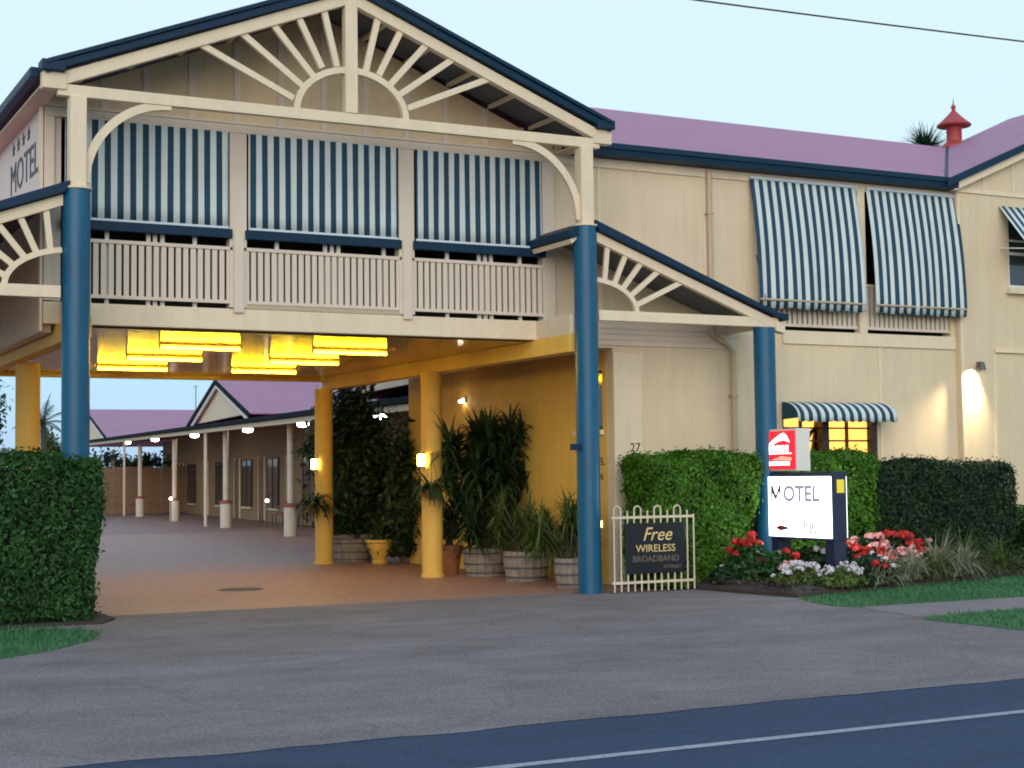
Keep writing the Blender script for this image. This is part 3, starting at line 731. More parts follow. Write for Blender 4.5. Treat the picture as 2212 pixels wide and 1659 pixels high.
for s_ in (-1,1):
    MB().prism_y([(5.26+s_*.02,2.62),(5.26+s_*.13,1.95),(5.26+s_*.10,1.6),(5.26,1.6)][::(1 if s_<0 else -1)], WY+.25, WY+.30).build('curtain','brown_timber',B)

# ------------------------------------------------------------------ striped blinds and awnings
def blind(x0, x1, label):
    c = ((x0+x1)/2, WY-.06, 5.09)
    t = thing('striped_blind', label, 'blind', c, 'striped blinds along the front balcony')
    n = 40; vs = []; fs = []; rows = 6
    for j in range(rows+1):
        z = 5.10+(6.40-5.10)*j/rows
        for i in range(n+1):
            x = x0+.02+(x1-x0-.04)*i/n
            vs.append((x-c[0], .006*math.sin(i*1.1+j*.5)+.010*math.sin(i*.3+c[0])*(1-j/rows), z-c[2]))
    for j in range(rows):
        for i in range(n): a = j*(n+1)+i; fs.append((a,a+1,a+n+2,a+n+1))
    o = MB().add(vs, fs).build('fabric','stripe_blue',None,smooth=True); o.parent = t
    so_ = o.modifiers.new('solid','SOLIDIFY'); so_.thickness = .006
    MB().box(x0+.02,x1-.02,WY-.075,WY-.048,5.07,5.10).build('hem','stripe_white',t)
    MB().box(x0-.03,x1+.03,WY-.085,WY-.046,4.94,5.065).build('bottom_band','navy_paint',t,bevel=.01)
    return t
blind(-7.13,-4.905,'striped blue and white balcony blind behind the left blue column')
blind(-4.665,-2.405,'striped blue and white balcony blind in the middle bay, widest of three')
blind(-2.165,-.06,'striped blue and white balcony blind nearest the right blue column')
def awning(x0, x1, label, y0=WY-.05, z0=6.46, y1=WY-.26, z1=4.33):
    c = ((x0+x1)/2, y0, z0)
    t = thing('striped_awning', label, 'awning', c, 'striped awnings over the right balcony')
    n = 46; rows = 12; vs = []; fs = []
    for j in range(rows+1):
        f = j/rows; y = y0+(y1-y0)*f - .05*math.sin(PI*f); z = z0+(z1-z0)*f
        for i in range(n+1):
            x = x0+(x1-x0)*i/n + .012*f*math.sin(i*.4)
            yy = y + .012*f*math.sin(i*.82+c[0]) + .018*f*math.sin(i*.23)
            if j >= rows-1: yy += .03*(j-rows+1)
            vs.append((x-c[0], yy-c[1], z-c[2]+.012*f*math.sin(i*.55)))
    for j in range(rows):
        for i in range(n): a = j*(n+1)+i; fs.append((a,a+n+1,a+n+2,a+1))
    o = MB().add(vs, fs).build('fabric','stripe_blue',None,smooth=True); o.parent = t
    m_ = o.modifiers.new('solid','SOLIDIFY'); m_.thickness = .006
    MB().tube([(x0,y0+.0,z0),(x1,y0+.0,z0)], .03, 8).build('roller','stripe_white',t)
    MB().tube([(x0+.01,y1-.0,z1+.13),(x1-.01,y1-.0,z1+.13)], .018, 8).build('bottom_rod','grey_pipe',t)
    for x in (x0+.12,x1-.12):
        MB().tube([(x,WY-.03,5.2),(x,y1,z1+.13)], .010, 6).build('arm','navy_paint',t)
    return t
awning(3.76,5.93,'striped drop awning over the left half of the right hand balcony')
awning(6.16,8.16,'striped drop awning over the right half of the right hand balcony, beside the gabled bay')
t = thing('striped_awning','small striped awning propped out over the upstairs window of the gabled bay','awning',(10.05,BY,6.3))
n=40; vs=[]; fs=[]
for j in range(7):
    f=j/6
    for i in range(n+1):
        vs.append((9.08+1.95*i/n-10.05, -.02-.72*f, .05-.86*f+.01*math.sin(i*.8)*f))
for j in range(6):
    for i in range(n): a=j*(n+1)+i; fs.append((a,a+n+1,a+n+2,a+1))
o = MB().add(vs,fs).build('fabric','stripe_blue',None,smooth=True); o.parent = t
o.modifiers.new('solid','SOLIDIFY').thickness=.006
MB().tube([(9.08,BY-.74,5.49),(11.03,BY-.74,5.49)],.016,8).build('front_rod','white_metal',t)
for x in (9.1,11.0): MB().tube([(x,BY-.005,5.60),(x,BY-.72,5.50)],.012,6).build('arm','white_metal',t)
t = thing('window_hood','small scalloped striped hood above the lit ground floor window','awning',(5.45,WY,2.8))
n=56; rows=8; vs=[]; fs=[]
for j in range(rows+1):
    a=j/rows*PI/2
    for i in range(n+1):
        x=4.32+2.05*i/n
        y=-.04-.42*math.sin(a)+.0; z=.03-.27*(1-math.cos(a))
        if j==rows: z-= .05+.022*abs(math.sin(i*PI/4.0))
        vs.append((x-5.45,y,z))
for j in range(rows):
    for i in range(n): a=j*(n+1)+i; fs.append((a,a+n+1,a+n+2,a+1))
o=MB().add(vs,fs).build('fabric','stripe_blue',None,smooth=True); o.parent=t
o.modifiers.new('solid','SOLIDIFY').thickness=.006
for x in (4.33,6.36):
    pts=[(WY-.03,2.83)]+[(WY-.04-.41*math.sin(k/6*PI/2),2.825-.27*(1-math.cos(k/6*PI/2))) for k in range(7)]+[(WY-.03,2.54)]
    MB().prism_x(pts,x-.004,x+.004).build('end_panel','stripe_blue',t)

# ------------------------------------------------------------------ lamps
tubes = [(-4.62,7.72,'rear left'),(-4.67,5.40,'middle left'),(-4.72,3.20,'front left'),(-2.25,7.72,'rear right'),(-2.29,5.47,'middle right'),(-2.34,3.25,'front right')]
proto = None
for x, y, w in tubes:
    lb = f'glowing yellow ceiling tube lamp, {w} of six under the porte cochere'
    if proto is None:
        proto = thing('tube_lamp', lb, 'ceiling lamp', (0,0,3.66), 'yellow tube lamps under the porte cochere')
        MB().box(-.62,.62,-.03,.03,3.640,3.671).build('batten','cream_trim',proto,bevel=.006)
        MB().tube([(-.60,0,3.605),(.60,0,3.605)],.020,12).build('tube','tube_glow',proto,smooth=True)
        for s_ in (-1,1): MB().box(s_*.61-.012,s_*.61+.012,-.024,.024,3.58,3.64).build('end_cap','white_metal',proto)
        proto.location = (x,y,3.66)
    else: copy_tree(proto, (x,y,3.66), lb)
def sconce(x, y, z, lb):
    t = thing('column_lamp', lb, 'wall lamp', (x,y,z), 'up and down lamps on the yellow columns')
    d = Vector((-.95,-.31,0)); p = Vector((x,y,z))
    MB().lathe([(.045,-.10),(.06,-.09),(.06,.09),(.045,.10)], 14, tuple(p+d*.065)).build('diffuser','sconce_glow',t,smooth=True)
    MB().lathe([(.066,.10),(.066,.125),(.0001,.13)], 14, tuple(p+d*.065)).build('cap','lamp_body',t,smooth=True)
    MB().lathe([(.0001,-.13),(.066,-.125),(.066,-.10)], 14, tuple(p+d*.065)).build('base','lamp_body',t,smooth=True)
sconce(-.29-.172, 4.75-.056, 1.96, 'bright lamp on the front yellow column beside the potted plants')
sconce(-.29-.172, 9.9-.056, 1.96, 'bright lamp on the rear yellow column behind the dense dark shrub')
t = thing('flood_lamp','small black floodlight on the gabled bay shining down the cream wall','wall lamp',(8.50,BY,3.52))
MB().box(8.46,8.56,BY-.06,BY-.003,3.47,3.57).build('bracket','lamp_body',t)
MB().lathe([(.05,0),(.065,-.09),(.075,-.13),(.068,-.13),(.0001,-.11)],14,(8.46,BY-.13,3.55)).build('shade','lamp_body',t,smooth=True)
MB().lathe([(.0001,-.118),(.06,-.122),(.0001,-.124)],14,(8.46,BY-.13,3.55)).build('bulb','cool_lamp',t)
ld = bpy.data.lights.new('flood_light','SPOT'); lo_ = bpy.data.objects.new('flood_light',ld); COL.objects.link(lo_)
ld.energy = 520; ld.spot_size = math.radians(105); ld.spot_blend = 1.0; ld.color = (1,.80,.48); ld.shadow_soft_size = .09
lo_.location = (8.40,BY-.10,3.42); lo_.rotation_euler = Vector((.30,-.25,1)).to_track_quat('Z','Y').to_euler(); adopt(lo_, t)
t = thing('passage_lamp','small white lamp high on the yellow passage wall behind the palms','wall lamp',(1.15,6.42,3.05))
MB().lathe([(.0001,-.03),(.05,-.025),(.06,0),(.05,.02),(.0001,.025)],16,(1.08,6.42,3.05)).build('diffuser','cool_lamp',t,smooth=True)
MB().box(1.10,1.146,6.36,6.48,3.03,3.12).build('base','white_metal',t)
for i,(y,z) in enumerate(((3.79,.92),(1.62,.92))):
    t = thing('step_lamp',['small square wall light low between the two middle half barrels','small square wall light low behind the right blue column'][i],'wall lamp',(1.15,y,z))
    MB().box(1.135,1.149,y-.085,y+.085,z-.065,z+.065).build('frame','white_metal',t)
    MB().box(1.128,1.134,y-.07,y+.07,z-.05,z+.05).build('diffuser','warm_lamp',t)

# ------------------------------------------------------------------ ventilator, wire
vx, vy, vz = 12.85, 6.1, rdg+.05
t = thing('roof_ventilator','red metal roof ventilator with pointed cap at the valley of the maroon roof','ventilator',(vx,vy,vz))
MB().lathe([(.33,-.25),(.30,.02),(.20,.10),(.165,.14),(.165,.40),(.19,.43)],20,(vx,vy,vz)).build('shaft','red_metal',t,smooth=True)
MB().lathe([(.19,.43),(.36,.46),(.37,.49),(.22,.62),(.10,.74),(.045,.80),(.045,.83)],20,(vx,vy,vz)).build('cap','red_metal',t,smooth=True)
MB().lathe([(.03,.83),(.055,.87),(.05,.91),(.015,.95),(.008,1.06),(.0001,1.07)],12,(vx,vy,vz)).build('finial','red_metal',t,smooth=True)
pts=[]
for i in range(41):
    x=-30+i*2.0; pts.append((x,-4.0,7.33+.043*(x+.96)*0.9+ .0009*((x-10)**2)-.10))
tag(MB().tube(pts,.011,6,cap=False).build('overhead_wire','wire_black'),'thin dark overhead wire crossing the sky above the right hand roof','wire')

# ------------------------------------------------------------------ roadside sign (perpendicular to the road)
SX0, SX1, SY0, SY1 = 3.05, 3.33, -1.62, -.10
t = thing('lit_sign','illuminated white motel sign box in a dark frame standing in the flower bed','sign',((SX0+SX1)/2,(SY0+SY1)/2,.12))
MB().box(SX0+.012,SX1-.012,SY0,SY1,.70,1.68).build('cabinet','navy_sign',t,bevel=.006)
for y in (SY0+.11,SY1-.13): MB().box(SX0+.03,SX1-.03,y-.10,y+.10,.02,.70).build('leg','navy_sign',t)
face = MB().box(SX0-.006,SX0+.010,SY0+.02,SY1-.02,.735,1.615).build('panel','sign_glow',t)
MB().box(SX1-.010,SX1+.006,SY0+.02,SY1-.02,.735,1.615).build('panel','sign_glow',t)
xf = SX0-.009
mm_ = MB()
for k,(ya,za,yb_,zb,w_) in enumerate(((-.22,1.26,-.22,1.485,.030),(-.43,1.26,-.43,1.485,.045),(-.225,1.485,-.325,1.29,.060),(-.325,1.29,-.43,1.485,.042))):
    mm_.bar((xf-.001-.0004*k,ya,za),(xf-.001-.0004*k,yb_,zb),w_,.002,(1,0,0))
for ya in (-.22,-.43): mm_.box(xf-.004,xf-.003,ya-.035,ya+.035,1.252,1.266)
mm_.build('lettering','grey_letter',face)
text('OTEL', .32, 'letter_glow', (xf,-.925,1.26), 'side', face, sx=1.10, extrude=.001, bold=.012)
MB().box(xf-.002,xf,-1.25,-.40,1.552,1.565).build('border_line','letter_glow',face)
for y in (-.24,-1.48): MB().box(xf-.002,xf,y-.009,y+.009,.80,1.555).build('border_line','letter_glow',face)
MB().prism_x([(-.30,.86),(-.42,.905),(-.58,.88),(-.66,.86),(-.58,.84),(-.42,.815)],xf-.002,xf).build('arrow','red_letter',face)
for y,z0,z1 in ((-.92,.88,1.08),(-1.0,.84,.98),(-1.05,.80,.96),(-1.13,.80,.95),(-1.18,.84,.96),(-1.24,.80,.90)):
    MB().box(xf-.002,xf,y-.018,y+.018,z0,z1).build('mark','grey_letter',face)
MB().box(xf-.002,xf,-1.27,-1.12,.795,.812).build('mark','grey_letter',face)
MB().box(SX0+.09,SX1-.06,SY0-.010,SY0-.002,1.38,1.57).build('sticker','sticker_yellow',t)
t2 = thing('chain_sign','small lit red sign with white emblem mounted above the white motel sign','sign',(3.19,-.42,1.69))
RX0,RX1,RY0,RY1 = 3.07,3.33,-.80,-.06
cb = MB().box(RX0+.01,RX1,RY0,RY1,1.70,2.33).build('cabinet','white_metal',t2,bevel=.008)
fr = MB().box(RX0-.002,RX0+.009,RY0+.03,RY1-.03,1.73,2.30).build('panel','red_glow',t2)
xf = RX0-.005
# white roof-like swoosh, letter blocks, orange band and lower line of lettering
MB().prism_x([(-.14,2.10),(-.25,2.17),(-.42,2.25),(-.52,2.27),(-.60,2.21),(-.66,2.12),(-.60,2.14),(-.52,2.16),(-.40,2.15),(-.25,2.10)],xf-.002,xf).build('emblem','logo_glow',fr)
for k in range(5): MB().box(xf-.002,xf,-.20-k*.105,-.125-k*.105,1.985,2.085).build('emblem','logo_glow',fr)
MB().box(xf-.002,xf,-.70,-.13,1.955,1.97).build('emblem','logo_glow',fr)
MB().prism_x([(-.20,1.865),(-.45,1.925),(-.70,1.90),(-.70,1.855),(-.45,1.86)],xf-.002,xf).build('band','orange_glow',fr)
for k in range(8): MB().box(xf-.002,xf,-.185-k*.066,-.135-k*.066,1.785,1.845).build('emblem','logo_glow',fr)

# ------------------------------------------------------------------ little fence with the wireless board
FY = -.33
f = thing('picket_fence','short cream loop top metal fence beside the right blue column','fence',(.82,FY,0))
for z in (.13,1.05): MB().box(.17,1.55,FY-.012,FY+.012,z,z+.035).build('rail','fence_metal',f)
xs = [.21+.112*k for k in range(13)]
for k,x in enumerate(xs):
    h = 1.18
    if k in (0,12): h = 1.18
    MB().tube([(x,FY,.02),(x,FY,1.16 if k%3 else 1.10)],.0125,7).build('picket','fence_metal',f)
for k in (0,3,6,9):
    x0,x1 = xs[k],xs[k+1]
    pts=[(x0,FY,1.10)]+[((x0+x1)/2-math.cos(a)*.056,FY,1.17+.056*math.sin(a)) for a in [i*PI/8 for i in range(9)]]+[(x1,FY,1.10)]
    MB().tube(pts,.0125,7).build('loop_top','fence_metal',f)
t = thing('wireless_board','black board lettered Free Wireless Broadband fixed to the picket fence','sign',(.88,FY-.03,.26))
MB().box(.38,1.38,FY-.034,FY-.018,.27,.985).build('board','black_board',t,bevel=.004)
yb = FY-.037
text('Free',.27,'gold_letter',(.90,yb,.735),'front',t,shear=.35,extrude=.002)
text('WIRELESS',.148,'gold_letter',(.88,yb,.575),'front',t,sx=1.05,extrude=.002)
text('BROADBAND',.125,'faded_letter',(.88,yb,.435),'front',t,sx=1.02,extrude=.002)
text('INTERNET',.065,'faded_letter',(1.16,yb,.335),'front',t,extrude=.002)

# ------------------------------------------------------------------ hedges
def hedge(name, label, x0, x1, y0, y1, h, m, leaf=.075, dens=900, rnd=.14, wob=.04, z0=.05, seed=1, cat='hedge', group=None):
    t = thing(name, label, cat, ((x0+x1)/2,(y0+y1)/2,0), group)
    cx_, cy_ = (x0+x1)/2, (y0+y1)/2; hx, hy = (x1-x0)/2, (y1-y0)/2
    def surf(n):
        # random points on the rounded box (front, ends, top, back)
        A = np.array([2*hx*h, 2*hx*h, 2*hy*h, 2*hy*h, 4*hx*hy]); k = RNG.choice(5, n, p=A/A.sum())
        u = RNG.uniform(-1,1,n); v = RNG.uniform(0,1,n); w = RNG.uniform(-1,1,n)
        P = np.zeros((n,3)); N = np.zeros((n,3))
        for j,(ax,sg) in enumerate(((1,-1),(1,1),(0,-1),(0,1))):
            s_ = k==j
            if ax==1: P[s_,0]=u[s_]*hx; P[s_,1]=sg*hy; N[s_,1]=sg
            else: P[s_,1]=u[s_]*hy; P[s_,0]=sg*hx; N[s_,0]=sg
            P[s_,2]=v[s_]*h
        s_ = k==4; P[s_,0]=u[s_]*hx; P[s_,1]=w[s_]*hy; P[s_,2]=h; N[s_,2]=1
        # round the edges: pull to inner box then out by radius
        r = rnd; lo = np.array([-hx+r,-hy+r,-1]); hi = np.array([hx-r,hy-r,h-r])
        Q = np.clip(P, lo, hi); D = P-Q; L = np.linalg.norm(D,axis=1,keepdims=True)
        D = np.where(L>1e-6, D/np.maximum(L,1e-6), N); P = Q+D*r
        # gentle lumps
        lump = wob*(1.2*np.sin(P[:,0]*2.3+seed*3)*np.sin(P[:,2]*2.6+P[:,1]*2+seed)+np.sin(P[:,0]*5.1+seed)*np.sin(P[:,2]*4.3+seed*2)+.7*np.sin(P[:,0]*11+P[:,1]*9)*np.sin(P[:,2]*9.7))
        P = P+D*lump[:,None]
        # narrower at the foot
        P[:,0] -= np.sign(P[:,0])*.13*np.clip(1-P[:,2]/h,0,1)**1.5; 
        return P, D
    area = 4*hx*h+4*hy*h+4*hx*hy; n = int(area*dens)
    P, N = surf(n)
    depth = RNG.exponential(.035, n)*1.0; stray = RNG.uniform(0,1,n) < .06
    off = np.where(stray, RNG.uniform(.0,.075,n), -depth)
    P = P+N*off[:,None]; P[:,2] = np.maximum(P[:,2], z0*.6+RNG.uniform(0,.12,n))
    N2 = N+np.array([0,0,.35])
    clump = .5+.5*np.sin(P[:,0]*7.3+seed)*np.sin(P[:,2]*6.1+P[:,1]*5)
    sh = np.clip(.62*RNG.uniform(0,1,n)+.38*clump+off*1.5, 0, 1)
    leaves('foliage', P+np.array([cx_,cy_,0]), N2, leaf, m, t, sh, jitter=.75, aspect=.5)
    # twiggy dark interior that stops the view through
    ins = .09+2.2*wob; r = rnd
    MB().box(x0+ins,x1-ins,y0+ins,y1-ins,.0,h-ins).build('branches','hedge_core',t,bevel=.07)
    return t
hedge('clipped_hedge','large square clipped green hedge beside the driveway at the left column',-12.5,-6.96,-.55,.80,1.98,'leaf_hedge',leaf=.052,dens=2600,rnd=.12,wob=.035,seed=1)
hedge('clipped_hedge','clipped green hedge lit by the white sign, behind the picket fence',1.0,2.92,-.16,.92,1.98,'leaf_signlit',leaf=.054,dens=2800,rnd=.24,wob=.06,seed=4)
hedge('clipped_hedge','yellow green bush lit by the sign, between the sign and the dark hedge',3.42,5.22,-.25,.95,1.97,'leaf_signlit',leaf=.06,dens=2300,rnd=.28,wob=.07,seed=8)
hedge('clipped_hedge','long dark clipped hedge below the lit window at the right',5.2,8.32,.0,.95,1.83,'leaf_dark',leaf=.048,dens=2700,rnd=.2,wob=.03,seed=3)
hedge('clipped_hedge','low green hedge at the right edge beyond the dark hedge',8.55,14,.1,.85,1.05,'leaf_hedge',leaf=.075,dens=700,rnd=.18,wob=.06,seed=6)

# ------------------------------------------------------------------ flowers and tufts in the bed
def mound(cx_, cy_, rx, ry, h, n, z0=.1):
    # points in a half ellipsoid shell
    d = RNG.normal(0,1,(n,3)); d[:,2] = np.abs(d[:,2]); d = unit(d); r = RNG.uniform(.55,1,n)**.5
    P = d*r[:,None]*np.array([rx,ry,h])+np.array([cx_,cy_,z0]); return P, d
def flower(label, cx_, cy_, rx, ry, h, petal, nb=9, leafm='leaf_dark', bloom=.055, nleaf=900, spread=1., per=26, group=None, br=.07):
    t = thing('flower_clump', label, 'flowers', (cx_,cy_,.1), group)
    P, d = mound(cx_,cy_,rx,ry,h,nleaf); leaves('foliage',P,d+np.array([0,0,.4]),.065,leafm,t,jitter=.8,aspect=.75)
    mb = MB()
    for k in range(12):
        a = RNG.uniform(0,2*PI); rr = RNG.uniform(.1,.8); mb.tube([(cx_,cy_,.08),(cx_+rx*rr*math.cos(a)*.6,cy_+ry*rr*math.sin(a)*.6,.1+h*.5),(cx_+rx*rr*math.cos(a),cy_+ry*rr*math.sin(a),.1+h*.85)],.006,5)
    mb.build('stems','leaf_olive',t)
    for k in range(nb):
        a = RNG.uniform(0,2*PI); rr = math.sqrt(RNG.uniform(0,1))*spread
        c = np.array([cx_+rx*rr*math.cos(a), cy_+ry*rr*math.sin(a)-.02, .1+h*(1.02-.45*rr*rr)+RNG.uniform(-.03,.06)])
        q = unit(RNG.normal(0,1,(per,3))); q[:,2] = np.abs(q[:,2])*.8
        leaves('bloom', c+q*br*RNG.uniform(.6,1.1), q, bloom, petal, t, jitter=.35, aspect=.85)
    return t
flower('red geraniums in bloom at the foot of the sign lit hedge',2.30,-.62,.42,.30,.62,'petal_red',11,'leaf_hedge',br=.075)
flower('low spreading white flowers at the left front of the bed',2.42,-1.62,.42,.28,.26,'petal_white',30,'leaf_olive',bloom=.038,per=16,br=.05)
flower('low spreading pale pink and white flowers in front of the sign',2.95,-1.95,.38,.26,.25,'petal_white',22,'leaf_olive',bloom=.036,per=16,br=.05)
flower('leafy dark clump with a few white blooms under the lit sign',3.25,-.85,.30,.55,.50,'petal_white',4,'leaf_dark')
flower('dark red foliage clump in front of the sign post',3.55,-1.80,.32,.26,.42,'petal_red',3,'leaf_dark')
flower('bright red flower mass right of the sign at the front of the dark hedge',5.0,-.62,.62,.36,.62,'petal_red',34,'leaf_dark',br=.085)
flower('pink and white flower mass just right of the sign',4.35,-.85,.36,.30,.62,'petal_pink',24,'leaf_dark',br=.07)
flower('pale cream flower sprays in front of the bright red flowers',4.72,-1.22,.36,.24,.42,'petal_pink',12,'leaf_grey',bloom=.04,br=.05)
flower('sparse red blooms on dark leaves right against the sign',3.82,-.95,.28,.30,.50,'petal_red',8,'leaf_dark')
flower('bluish white small flowers close behind the sign post',3.92,-1.42,.25,.2,.36,'petal_white',9,'leaf_dark',bloom=.04,br=.045)
flower('low pink flowers hugging the bed edge left of the dark red clump',2.72,-1.30,.34,.30,.30,'petal_pink',12,'leaf_olive',bloom=.04,per=16,br=.05)
flower('second red geranium clump between the sign lit hedge and the sign post',2.72,-.80,.30,.28,.46,'petal_red',6,'leaf_hedge',br=.07)
flower('low green leafy clump at the left tip of the bed beside the picket fence',1.98,-.55,.26,.30,.24,'petal_white',2,'leaf_dark',bloom=.035,br=.04)
flower('deep red blooms low in front of the pink flower mass',4.05,-1.25,.34,.26,.40,'petal_red',12,'leaf_dark',br=.06)
flower('pink blooms scattered at the right of the bright red flower mass',5.65,-.60,.30,.28,.50,'petal_pink',9,'leaf_dark',br=.06)
flower('dark leafy clump with white stars in front of the red flower mass',3.75,-1.75,.30,.22,.30,'petal_white',6,'leaf_dark',bloom=.04,br=.045)
n=2600; q=np.column_stack([RNG.uniform(1.9,9.5,n),RNG.uniform(-2.05,-.1,n),np.full(n,.13)]); keep=q[:,1]>-2.1+(q[:,0]-2.3).clip(0)*.235; q=q[keep]
stuff(leaves('ground_cover',q+RNG.normal(0,.015,q.shape)*[1,1,1.2],np.tile([0,0,1.],(len(q),1)),.075,'leaf_dark',None,jitter=.7,aspect=.6))
n=5200; q=np.column_stack([RNG.uniform(1.7,9.5,n),RNG.uniform(-2.25,-.1,n),np.full(n,.10)]); keep=q[:,1]>-2.3+(q[:,0]-2.3).clip(0)*.235; q=q[keep]; q[:,2]=np.where(q[:,1]<-1.95+(q[:,0]-2.3).clip(0)*.235,.085,.142)
mat('mulch_chip',(.03,.02,.016),.9,attr=True,col2=(.12,.085,.065))
stuff(leaves('mulch',q,np.tile([0,0,1.],(len(q),1)),.07,'mulch_chip',None,jitter=.45,aspect=.4))
def tuft(label, x, y, h, n, m, w=.018, group='strappy grass tufts in the bed'):
    t = thing('grass_tuft', label, 'ornamental grass', (x,y,.08), group)
    a = RNG.uniform(0,2*PI,n); tilt = RNG.uniform(.1,1.0,n); Bs = np.column_stack([x+RNG.normal(0,.05,n), y+RNG.normal(0,.05,n), np.full(n,.09)])
    D = np.column_stack([np.cos(a)*tilt, np.sin(a)*tilt, np.ones(n)])
    V,F,k = blades(Bs, D, RNG.uniform(.6,1.25,n)*h, w, RNG.uniform(1.2,3.0,n), 6)
    npmesh('strap_leaves', V, F, m, t, np.repeat(RNG.uniform(0,1,n),k)); return t
tl = [('pale thin grass tuft at the bed edge left of the pink flowers',3.55,-1.98,.40,130,'leaf_grey'),
      ('short pale grass tuft at the lawn edge below the olive tuft',5.6,-1.35,.42,130,'leaf_grey'),
      ('mixed grey grass tuft before the left part of the dark hedge',6.05,-1.05,.60,190,'leaf_grey'),
      ('low olive grass tuft at the lawn edge before the dark hedge',6.9,-.92,.45,150,'leaf_olive'),
      ('pale variegated grass tuft at the bed edge below the pink flowers',3.95,-1.62,.55,170,'leaf_grey'),
      ('pale arching grass tuft at the bed edge below the bright red flowers',4.55,-1.52,.55,170,'leaf_grey'),
      ('large pale arching grass tuft right of the bright red flowers',5.55,-1.05,.72,240,'leaf_grey'),
      ('olive grass tuft leaning over the lawn edge, right of the pale tufts',5.1,-1.38,.5,150,'leaf_olive'),
      ('tall olive grass tuft before the middle of the dark hedge',6.4,-.70,.72,230,'leaf_olive'),
      ('dull brown green grass tuft before the right end of the dark hedge',7.3,-.45,.62,200,'leaf_olive'),
      ('grey round grass tuft at the far right end of the bed',8.35,-.30,.55,190,'leaf_grey'),
      ('grass tuft at the right edge past the dark hedge',9.2,-.3,.55,150,'leaf_olive')]
for a in tl: tuft(*a)

# ------------------------------------------------------------------ pots and potted plants
def barrel(x, y, r, h, label, m='barrel_wood'):
    t = thing('half_barrel', label, 'planter', (x,y,0), 'half barrel planters along the passage')
    n = 18
    for k in range(n):
        a0 = 2*PI*k/n+.012; a1 = 2*PI*(k+1)/n-.012; mb = MB(); vs = []
        for z,rr in ((0,r*.86),(h*.5,r*.97),(h,r)):
            rr *= 1+RNG.uniform(-.006,.006)
            for a,q in ((a0,rr),(a1,rr),(a1,rr-.03),(a0,rr-.03)): vs.append((x+q*math.cos(a),y+q*math.sin(a),z))
        fs = [(3,2,1,0),(8,9,10,11)]
        for j in (0,4):
            for i in range(4): fs.append((j+i,j+(i+1)%4,j+4+(i+1)%4,j+4+i))
        mb.add(vs,fs).build('stave',m,t)
    for z0,z1 in ((.10,.16),(.42,.48),(.80,.86)):
        ra = r*(.86+.14*z0)+.012; rb = r*(.86+.14*z1)+.012
        if z0 > .4: ra += .012*r*3; rb += .012*r*3
        MB().lathe([(ra-.01,z0*h),(ra,z0*h),(rb,z1*h),(rb-.01,z1*h)],28,(x,y,0)).build('hoop','barrel_hoop',t,smooth=True)
    MB().lathe([(r*.93,h*.88),(r*.5,h*.92),(.0001,h*.93)],20,(x,y,0)).build('soil','soil',t)
    return t
barrel(.62,4.55,.40,.47,'weathered half barrel planter nearest the front yellow column')
barrel(.60,3.05,.38,.47,'grey half barrel planter in the middle of the front row')
barrel(.42,1.20,.30,.44,'banded half barrel planter close behind the right blue column')
barrel(.45,10.3,.43,.46,'banded half barrel planter lit yellow beside the rear yellow column')
t = thing('urn_pot','yellow lit urn shaped clay pot beside the rear half barrel','pot',(.62,9.25,0))
MB().lathe([(.15,0),(.16,.04),(.13,.08),(.19,.20),(.25,.33),(.25,.40),(.29,.42),(.29,.47),(.25,.47),(.22,.40)],22,(.62,9.25,0)).build('bowl','passage_yellow',t,smooth=True)
MB().lathe([(.24,.41),(.0001,.43)],18,(.62,9.25,0)).build('soil','soil',t)
t = thing('clay_pot','tall terracotta pot tucked behind the front yellow column','pot',(.30,5.35,0))
MB().lathe([(.15,0),(.23,.42),(.25,.43),(.25,.50),(.22,.50),(.21,.45)],22,(.30,5.35,0)).build('bowl','terracotta',t,smooth=True)
MB().lathe([(.21,.44),(.0001,.46)],18,(.30,5.35,0)).build('soil','soil',t)
def shrub(label, x, y, z0, rx, ry, h, n, leaf, m, asp=.4, base=.15, cat='potted plant', name='dense_shrub'):
    t = thing(name, label, cat, (x,y,z0))
    mb = MB()
    for k in range(7):
        a = k*2.4; mb.tube([(x+.03*math.cos(a),y+.03*math.sin(a),z0),(x+rx*.3*math.cos(a),y+ry*.3*math.sin(a),z0+h*.4),(x+rx*.55*math.cos(a),y+ry*.55*math.sin(a),z0+h*.8)],[.03,.02,.008],6)
    mb.build('stems','bark',t)
    # clusters of leaves spread through the crown
    nc = 46; C = np.column_stack([RNG.normal(0,.42,nc), RNG.normal(0,.42,nc), RNG.uniform(0,1,nc)])
    prof = np.sin(np.clip(C[:,2]*.85+.15,0,1)*PI)**.5
    C = C*np.array([rx,ry,h*.92]); C[:,:2] *= prof[:,None]
    k = RNG.integers(0,nc,n); P = C[k]+RNG.normal(0,1,(n,3))*np.array([rx*.24,ry*.24,h*.09]); P[:,2] = np.abs(P[:,2])
    N = unit(P-np.array([0,0,h*.4]))+np.array([0,0,.3])
    leaves('foliage',P+np.array([x,y,z0+base]),N,leaf,m,t,jitter=.8,aspect=asp)
    return t
